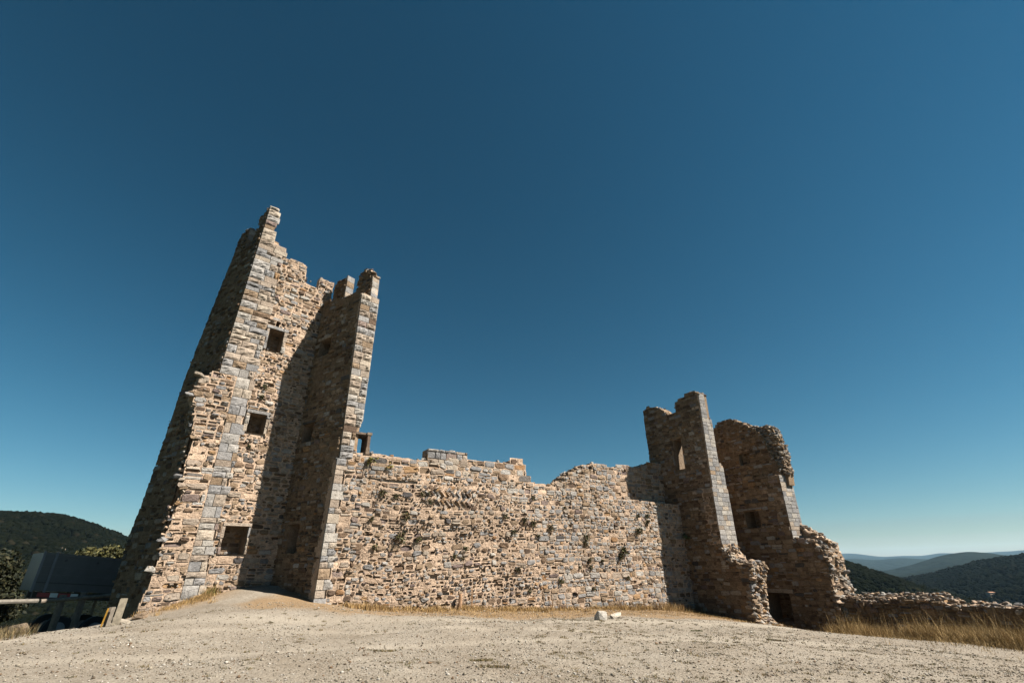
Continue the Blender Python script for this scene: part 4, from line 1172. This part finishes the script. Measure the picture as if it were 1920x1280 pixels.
# pebbles
def pebbles():
    V = np.array([(1, 0, 0), (-1, 0, 0), (0, 1, 0), (0, -1, 0), (0, 0, 1), (0, 0, -1)], float)
    Fc = np.array([(0, 2, 4), (2, 1, 4), (1, 3, 4), (3, 0, 4), (2, 0, 5), (1, 2, 5), (3, 1, 5), (0, 3, 5)])
    n = 95000
    az = nrs.uniform(-46, 46, n); d = 7.5 + 22 * nrs.rand(n) ** 1.15
    x, y = d * np.sin(np.radians(az)), d * np.cos(np.radians(az))
    ok = (x > -12.6) & ((x - A[0]) * N[0] + (y - A[1]) * N[1] > .2) & (nrs.rand(n) > track_mask(x, y) * .9) & (nrs.rand(n) < .35 + .9 * vnoise(x, y, 1.4, 81)); x, y = x[ok], y[ok]; n = len(x)
    z = ground_z(x, y)
    s = np.minimum(.006 + nrs.exponential(.0048, n), .045)
    P = V[None] * (1 + nrs.uniform(-.35, .35, (n, 6, 1))) * s[:, None, None] * np.array([1.2, 1, .7])
    a = nrs.uniform(0, 6.28, n); ca, sa = np.cos(a)[:, None], np.sin(a)[:, None]
    X = P[..., 0] * ca - P[..., 1] * sa; Y = P[..., 0] * sa + P[..., 1] * ca
    P = np.stack([X + x[:, None], Y + y[:, None], P[..., 2] + (z + s * .3)[:, None]], -1)
    F_ = Fc[None] + (np.arange(n) * 6)[:, None, None]
    g = nrs.rand(n)
    c = np.where(g[:, None] < .55, np.array([.20, .182, .15]), np.where(g[:, None] < .78, np.array([.30, .29, .27]), np.where(g[:, None] < .9, np.array([.075, .06, .045]), np.array([.13, .09, .06]))))
    c = c * nrs.uniform(.8, 1.15, (n, 1))
    return P.reshape(-1, 3), F_.reshape(-1, 3), np.repeat(c, 8, 0)
def fast_mesh(name, v, f, c, mat):
    me = bpy.data.meshes.new(name); k = f.shape[1]
    me.vertices.add(len(v)); me.vertices.foreach_set('co', v.astype(np.float32).ravel())
    me.loops.add(len(f) * k); me.loops.foreach_set('vertex_index', f.astype(np.int32).ravel())
    me.polygons.add(len(f)); me.polygons.foreach_set('loop_start', np.arange(0, len(f) * k, k, dtype=np.int32))
    me.update(calc_edges=True); me.validate()
    at = me.attributes.new('tint', 'FLOAT_COLOR', 'FACE')
    at.data.foreach_set('color', np.c_[c, np.ones(len(c))].astype(np.float32).ravel())
    me.materials.append(mat)
    o = bpy.data.objects.new(name, me); col.objects.link(o); return o
tag(fast_mesh('gravel', *pebbles(), M_STONE), 'loose pale gravel and small dark chips scattered over the plateau', 'gravel', kind='stuff')

# ------------------------------------------------------------------ GRASS
def blades(pts, hgt, wid, pal, lean=.35, seg=3):
    """pts: n x 3 roots; returns tapered bent blades"""
    n = len(pts); a = nrs.uniform(0, 6.28, n); L = nrs.uniform(*lean if isinstance(lean, tuple) else (0, lean), n)
    h = hgt * nrs.uniform(.55, 1.25, n)
    dx, dy = np.cos(a), np.sin(a); ph = nrs.uniform(0, 6.28, n); px, py = np.cos(ph), np.sin(ph)
    V = []
    for k in range(seg):
        t = k / seg; w = wid * (1 - t * .6) * .5
        cx = pts[:, 0] + dx * L * h * t * t; cy = pts[:, 1] + dy * L * h * t * t; cz = pts[:, 2] + h * t * (1 - .25 * L * t)
        V.append(np.stack([cx - px * w, cy - py * w, cz], -1)); V.append(np.stack([cx + px * w, cy + py * w, cz], -1))
    V.append(np.stack([pts[:, 0] + dx * L * h, pts[:, 1] + dy * L * h, pts[:, 2] + h * (1 - .25 * L)], -1))
    V = np.stack(V, 1); m = V.shape[1]
    F_ = []
    for k in range(seg - 1):
        F_.append((2 * k, 2 * k + 1, 2 * k + 3)); F_.append((2 * k, 2 * k + 3, 2 * k + 2))
    F_.append((2 * seg - 2, 2 * seg - 1, m - 1))
    F_ = np.array(F_)[None] + (np.arange(n) * m)[:, None, None]
    c = np.array(pal)[nrs.randint(0, len(pal), n)] * nrs.uniform(.75, 1.2, (n, 1))
    return V.reshape(-1, 3), F_.reshape(-1, 3), np.repeat(c, F_.shape[1], 0)
def join(parts):
    v, f, c, b = [], [], [], 0
    for V, F_, C in parts:
        v.append(V); f.append(F_ + b); c.append(C); b += len(V)
    return np.concatenate(v), np.concatenate(f), np.concatenate(c)
STRAW = [(.25, .165, .07), (.20, .125, .05), (.30, .21, .10), (.13, .08, .038)]
STRAWG = STRAW + [(.12, .12, .04), (.09, .10, .03)]
def clumps(cx, cy, n, r, hgt, wid, pal, lean=.6):
    x = np.repeat(cx, n) + nrs.randn(len(cx) * n) * r; y = np.repeat(cy, n) + nrs.randn(len(cx) * n) * r
    return blades(np.stack([x, y, ground_z(x, y) - .01], -1), hgt, wid, pal, lean)
parts = []
# strip at the curtain wall's foot
n = 620; u = nrs.uniform(-.1, 20.6, n); dd = nrs.exponential(.35, n) + .08
q = A[None] + W[None] * u[:, None] + N[None] * dd[:, None]
q = q[vnoise(u, dd, .9, 41) + .35 * nrs.rand(n) > .5]
parts.append(clumps(q[::2, 0], q[::2, 1], 30, .12, .22, .014, STRAW, .9)); parts.append(clumps(q[1::2, 0], q[1::2, 1], 24, .16, .11, .015, STRAW, 1.2))
n = 1000; u = nrs.uniform(3, 21, n); dd = nrs.uniform(.3, 3.4, n)
q = A[None] + W[None] * u[:, None] + N[None] * dd[:, None]
parts.append(clumps(q[:, 0], q[:, 1], 10, .16, .06, .014, STRAW, 1.4))
n = 40; u = nrs.uniform(14, 20.5, n); q = A[None] + W[None] * u[:, None] + N[None] * nrs.uniform(.1, .8, (n, 1))
parts.append(clumps(q[:, 0], q[:, 1], 30, .13, .42, .012, STRAW, .5))
# in the corner and round the first wall's foot
n = 300; u = nrs.uniform(0, 4.6, n); q = Cc[None] + N[None] * u[:, None] - W[None] * (.2 + nrs.exponential(.7, (n, 1)))
parts.append(clumps(q[:, 0], q[:, 1], 16, .16, .11, .014, STRAW, 1.0))
n = 70; q = Cc[None] + N[None] * nrs.uniform(3.9, 5.0, (n, 1)) + W[None] * nrs.uniform(.2, 2.2, (n, 1))
parts.append(clumps(q[:, 0], q[:, 1], 30, .14, .34, .014, STRAW, .7))
# left tower foot
n = 170; t = nrs.rand(n); p0 = A + T * -6.6 + TN * -3.0; p1 = A + T * -4.25 + TN * -3.1
q = p0[None] * (1 - t[:, None]) + p1[None] * t[:, None] + TN[None] * (nrs.exponential(.22, (n, 1)) + .02)
parts.append(clumps(q[:, 0], q[:, 1], 30, .10, .17, .013, STRAW, .9))
q = (A + T * -4.2 + TN * -3.15)[None] + nrs.randn(14, 3) * .1
parts.append(clumps(q[:, 0], q[:, 1], 40, .09, .38, .015, STRAWG, .7))
n = 20; q = (A + T * .15 + TN * .25)[None] + nrs.randn(n, 3) * np.array([.35, .2, 0])
parts.append(clumps(q[:, 0], q[:, 1], 26, .08, .2, .013, STRAW, .9))
tag(fast_mesh('dry_grass', *join(parts), M_GRASS), 'short dry straw and grass along the foot of the walls', 'grass', kind='stuff')
# tall grass before the low wall
n = 900; t = nrs.rand(n); p0 = Cc + W * 1.7 + N * 6.2; p1 = Cc + W * 1.5 + N * 16.5
q = p0[None] * (1 - t[:, None]) + p1[None] * t[:, None] - W[None] * (nrs.rand(n, 1) * 4.6 * (.15 + .85 * t[:, None]) - 1.0)
dens = vnoise(q[:, 0], q[:, 1], 1.3, 31) * .7 + vnoise(q[:, 0], q[:, 1], .5, 32) * .3
q = q[dens + .25 * nrs.rand(n) > .54]
GOLD = [(.28, .20, .09), (.22, .15, .065), (.33, .24, .12), (.14, .095, .045)]
parts = [clumps(q[::2, 0], q[::2, 1], 34, .16, .66, .010, GOLD, .8), clumps(q[1::2, 0], q[1::2, 1], 26, .14, .42, .011, GOLD, .85)]
parts.append(clumps(q[::3, 0], q[::3, 1], 6, .22, 1.15, .010, GOLD, .5))
parts.append(clumps(q[:, 0], q[:, 1], 18, .32, .24, .014, GOLD, 1.2))
q3 = q[::2] - W[None] * nrs.exponential(1.3, (len(q[::2]), 1))
parts.append(clumps(q3[:, 0], q3[:, 1], 10, .12, .18, .012, GOLD, 1.1))
tag(fast_mesh('tall_dry_grass', *join(parts), M_GRASS), 'tall golden dry grass in front of the low shaded wall', 'grass', kind='stuff')
# little weeds over the gravel
n = 900; az = np.concatenate([nrs.uniform(-42, 44, 330), nrs.uniform(2, 44, 570)]); d = nrs.uniform(8.5, 22, n)
x, y = d * np.sin(np.radians(az)), d * np.cos(np.radians(az)); ok = (x > -12) & ((x - A[0]) * N[0] + (y - A[1]) * N[1] > .8)
WEED = [(.05, .05, .018), (.07, .06, .022), (.10, .07, .028), (.13, .09, .04)]
tag(fast_mesh('sparse_weeds', *clumps(x[ok], y[ok], 22, .04, .045, .012, WEED, 1.5), M_LEAF), 'tiny olive and straw coloured weeds dotted over the gravel', 'weeds', kind='stuff')
def patch(az, d, rx, hgt, n, pal, label, name='weed_patch', ry=None, wid=.012, cat='plant', lean=1.3):
    x_, y_ = d * math.sin(R(az)), d * math.cos(R(az))
    x = x_ + np.clip(nrs.randn(n), -1.25, 1.25) * rx; y = y_ + np.clip(nrs.randn(n), -1.25, 1.25) * (ry or rx * .6)
    v, f, c = blades(np.stack([x, y, ground_z(x, y) - .01], -1), hgt, wid, pal, lean)
    return tag(fast_mesh(name, v, f, c, M_LEAF), label, cat)
patch(-13.3, 12.1, .17, .05, 260, WEED, 'flat olive weed mat left of centre on the open gravel', ry=.07)
patch(-3.6, 10.9, .17, .05, 300, WEED, 'flat grey green weed mat in the lower middle of the gravel', ry=.07)
patch(-2.2, 10.2, .20, .05, 320, WEED, 'flat weed mat cut by the bottom edge of the view', ry=.07)
patch(-15.4, 20.8, .10, .34, 160, STRAW, 'upright golden grass tuft near the foot of the pier', 'grass_tuft', ry=.1, cat='grass tuft', lean=.6)
patch(-43.3, 17.2, .2, .24, 500, [(.10, .075, .04), (.14, .10, .05), (.07, .06, .03)], 'brown dry grass clump around the boulder at the left edge', 'grass_tuft', ry=.5, cat='grass tuft', lean=.8)
patch(18.2, 18.6, .13, .05, 220, [(.06, .075, .02), (.09, .085, .025)], 'small bright green weed patch on the gravel right of centre', ry=.06)
patch(25.2, 17.5, .22, .05, 260, WEED, 'long low weed patch on the gravel towards the right', ry=.06)

# plants growing from the walls: (frame, u, v, size, hang)
PL = [(.9, 3.05, .22), (1.55, 2.95, .18), (2.75, 3.1, .16), (3.05, 3.15, .15), (.55, 1.95, .16), (2.05, 2.15, .24), (1.9, 1.35, .34), (2.7, 1.2, .24), (3.2, 2.8, .16), (.75, .85, .2), (5.05, .85, .16), (4.5, .5, .14), (4.95, .4, .12), (7.2, 2.35, .2), (8.4, 2.2, .22), (8.9, 2.05, .24), (7.7, 1.6, .18), (9.2, 1.45, .14), (10.0, 1.9, .22), (7.95, -.05, .2), (8.6, -1.0, .16), (12.35, 1.5, .22), (12.3, 1.15, .18), (12.5, .35, .18), (12.55, .0, .18), (13.4, .3, .16), (11.8, .0, .12), (15.0, .85, .32), (14.75, .5, .26), (10.5, -.6, .2), (16.5, 2.75, .2), (17.3, 2.7, .2), (17.2, 2.35, .22), (16.3, 1.9, .3), (15.2, -.55, .16), (8.9, 3.3, .14), (12.6, -1.0, .16), (11.0, 2.9, .12)]
where = ['left', 'middle', 'right']
def wall_plant(fr, u, v, s, label, cols, group=None):
    m_ = MB(); o = np.array(fr.p(u, v, -.02))
    nst = 12
    for k in range(nst):
        a = rnd.uniform(-1, 1); d = fr.N * rnd.uniform(.35, .8) + fr.U * a * .75 + np.array([0, 0, rnd.uniform(-.7, .45)]); d /= np.linalg.norm(d)
        e = o + d * s * rnd.uniform(.6, 1.1) + np.array([0, 0, -.15 * s])
        m_.tube(tuple(o), tuple(e), .006, .003, (.10, .08, .05), 4)
        for j in range(13):
            t = rnd.uniform(.25, 1.05); q = o + (e - o) * t + nrs.randn(3) * s * .1
            aa = nrs.randn(3); aa /= np.linalg.norm(aa); bb = np.cross(aa, nrs.randn(3)); bb /= np.linalg.norm(bb)
            L = s * rnd.uniform(.14, .26)
            c = tuple(x * rnd.uniform(.7, 1.25) for x in rnd.choice(cols))
            m_.add([tuple(q - aa * L), tuple(q + bb * L * .35), tuple(q + aa * L), tuple(q - bb * L * .35)], [(0, 1, 2, 3)], c)
    return tag(m_.build('wall_plant', M_LEAF), label, 'plant', group)
PCOL = [(.05, .052, .022), (.07, .062, .03), (.09, .066, .035), (.035, .04, .018)]
ORD = ['first', 'second', 'third', 'fourth', 'fifth', 'sixth', 'seventh', 'eighth', 'ninth', 'tenth', 'eleventh', 'twelfth', 'thirteenth', 'fourteenth', 'fifteenth', 'sixteenth', 'seventeenth', 'eighteenth']
for lo_, hi_, row in ((2.45, 9, 'upper'), (1.2, 2.45, 'middle'), (-9, 1.2, 'lower')):
    for k_, (u_, v_, s_) in enumerate(sorted(q_ for q_ in PL if lo_ <= q_[1] < hi_)):
        wall_plant(fC, u_, v_, s_ * 1.15, '%s dry plant from the left tower in the %s row on the curtain wall' % (ORD[k_], row), PCOL, 'dry plants growing from the curtain wall')
for (u_, v_, s_, lb) in ((-3.95, 7.3, .2, 'small dark plant under the upper window of the left tower'), (-3.9, 7.85, .22, 'dark plant between the upper two windows of the left tower'),
                         (-3.95, 5.0, .16, 'small plant below the middle window of the left tower')):
    wall_plant(fT, u_, v_, s_, lb, PCOL)
wall_plant(fC, .25, 4.45, .34, 'yellow green plant hanging below the little doorway on the wall top', [(.16, .15, .04), (.12, .13, .04), (.2, .15, .05)])
wall_plant(fC, 1.1, 4.2, .24, 'ochre plant on the wall top right of the little doorway', [(.2, .15, .05), (.16, .12, .05)])
wall_plant(Frame(fC.O + N * .05, W, N), 20.3, 1.7, .42, 'dark bush on the string ledge in the shaded corner', [(.04, .05, .02), (.06, .065, .03)])
# dead stems standing against the wall
for (u_, h_, lb) in ((9.75, .7, 'dead curved stems standing against the wall foot near the middle'), (14.3, .75, 'tall dead weed stems at the wall foot right of the middle'), (13.6, .6, 'cluster of thin dead stems at the wall foot'), (5.4, .9, 'dead stem leaning on the wall beside the brown stump')):
    q = A + W * u_ + N * .15; m_ = MB(); z_ = gz(q[0], q[1])
    for k in range(6):
        e = q + W * rnd.uniform(-.35, .35) + N * rnd.uniform(-.1, .15)
        m_.tube((q[0], q[1], z_ - .05), (e[0], e[1], z_ + h_ * rnd.uniform(.6, 1.1)), .014, .006, (.20, .12, .06), 5)
    tag(m_.build('dead_stems', M_WOOD), lb, 'plant')
q = A + W * 4.75 + N * .22
m_ = MB(); m_.tube((q[0], q[1], -2.1), (q[0] + .03, q[1], -1.02), .10, .075, (.24, .15, .09), 9)
tag(m_.build('wooden_stump', M_WOOD), 'short reddish brown timber stump standing against the curtain wall', 'stump')

# ------------------------------------------------------------------ AIR
if True:
    hz = MB()
    x0, x1, y0, y1, z0, z1 = -13500, 13500, -13500, 17500, -260, 420
    hz.box((x0, y0, z0), (x1 - x0, 0, 0), (0, y1 - y0, 0), (0, 0, z1 - z0), (1, 1, 1))
    hm, n, l, p = newmat('haze')
    n.remove(p)
    pv = n.new('ShaderNodeVolumePrincipled'); pv.inputs['Color'].default_value = (.42, .72, 1, 1)
    pv.inputs['Density'].default_value = 0.000025
    pv.inputs['Anisotropy'].default_value = .2
    l.new(pv.outputs[0], n['Material Output'].inputs['Volume'])
    tag(hz.build('haze', hm), 'thin blue haze over the far hills', 'haze', kind='stuff')
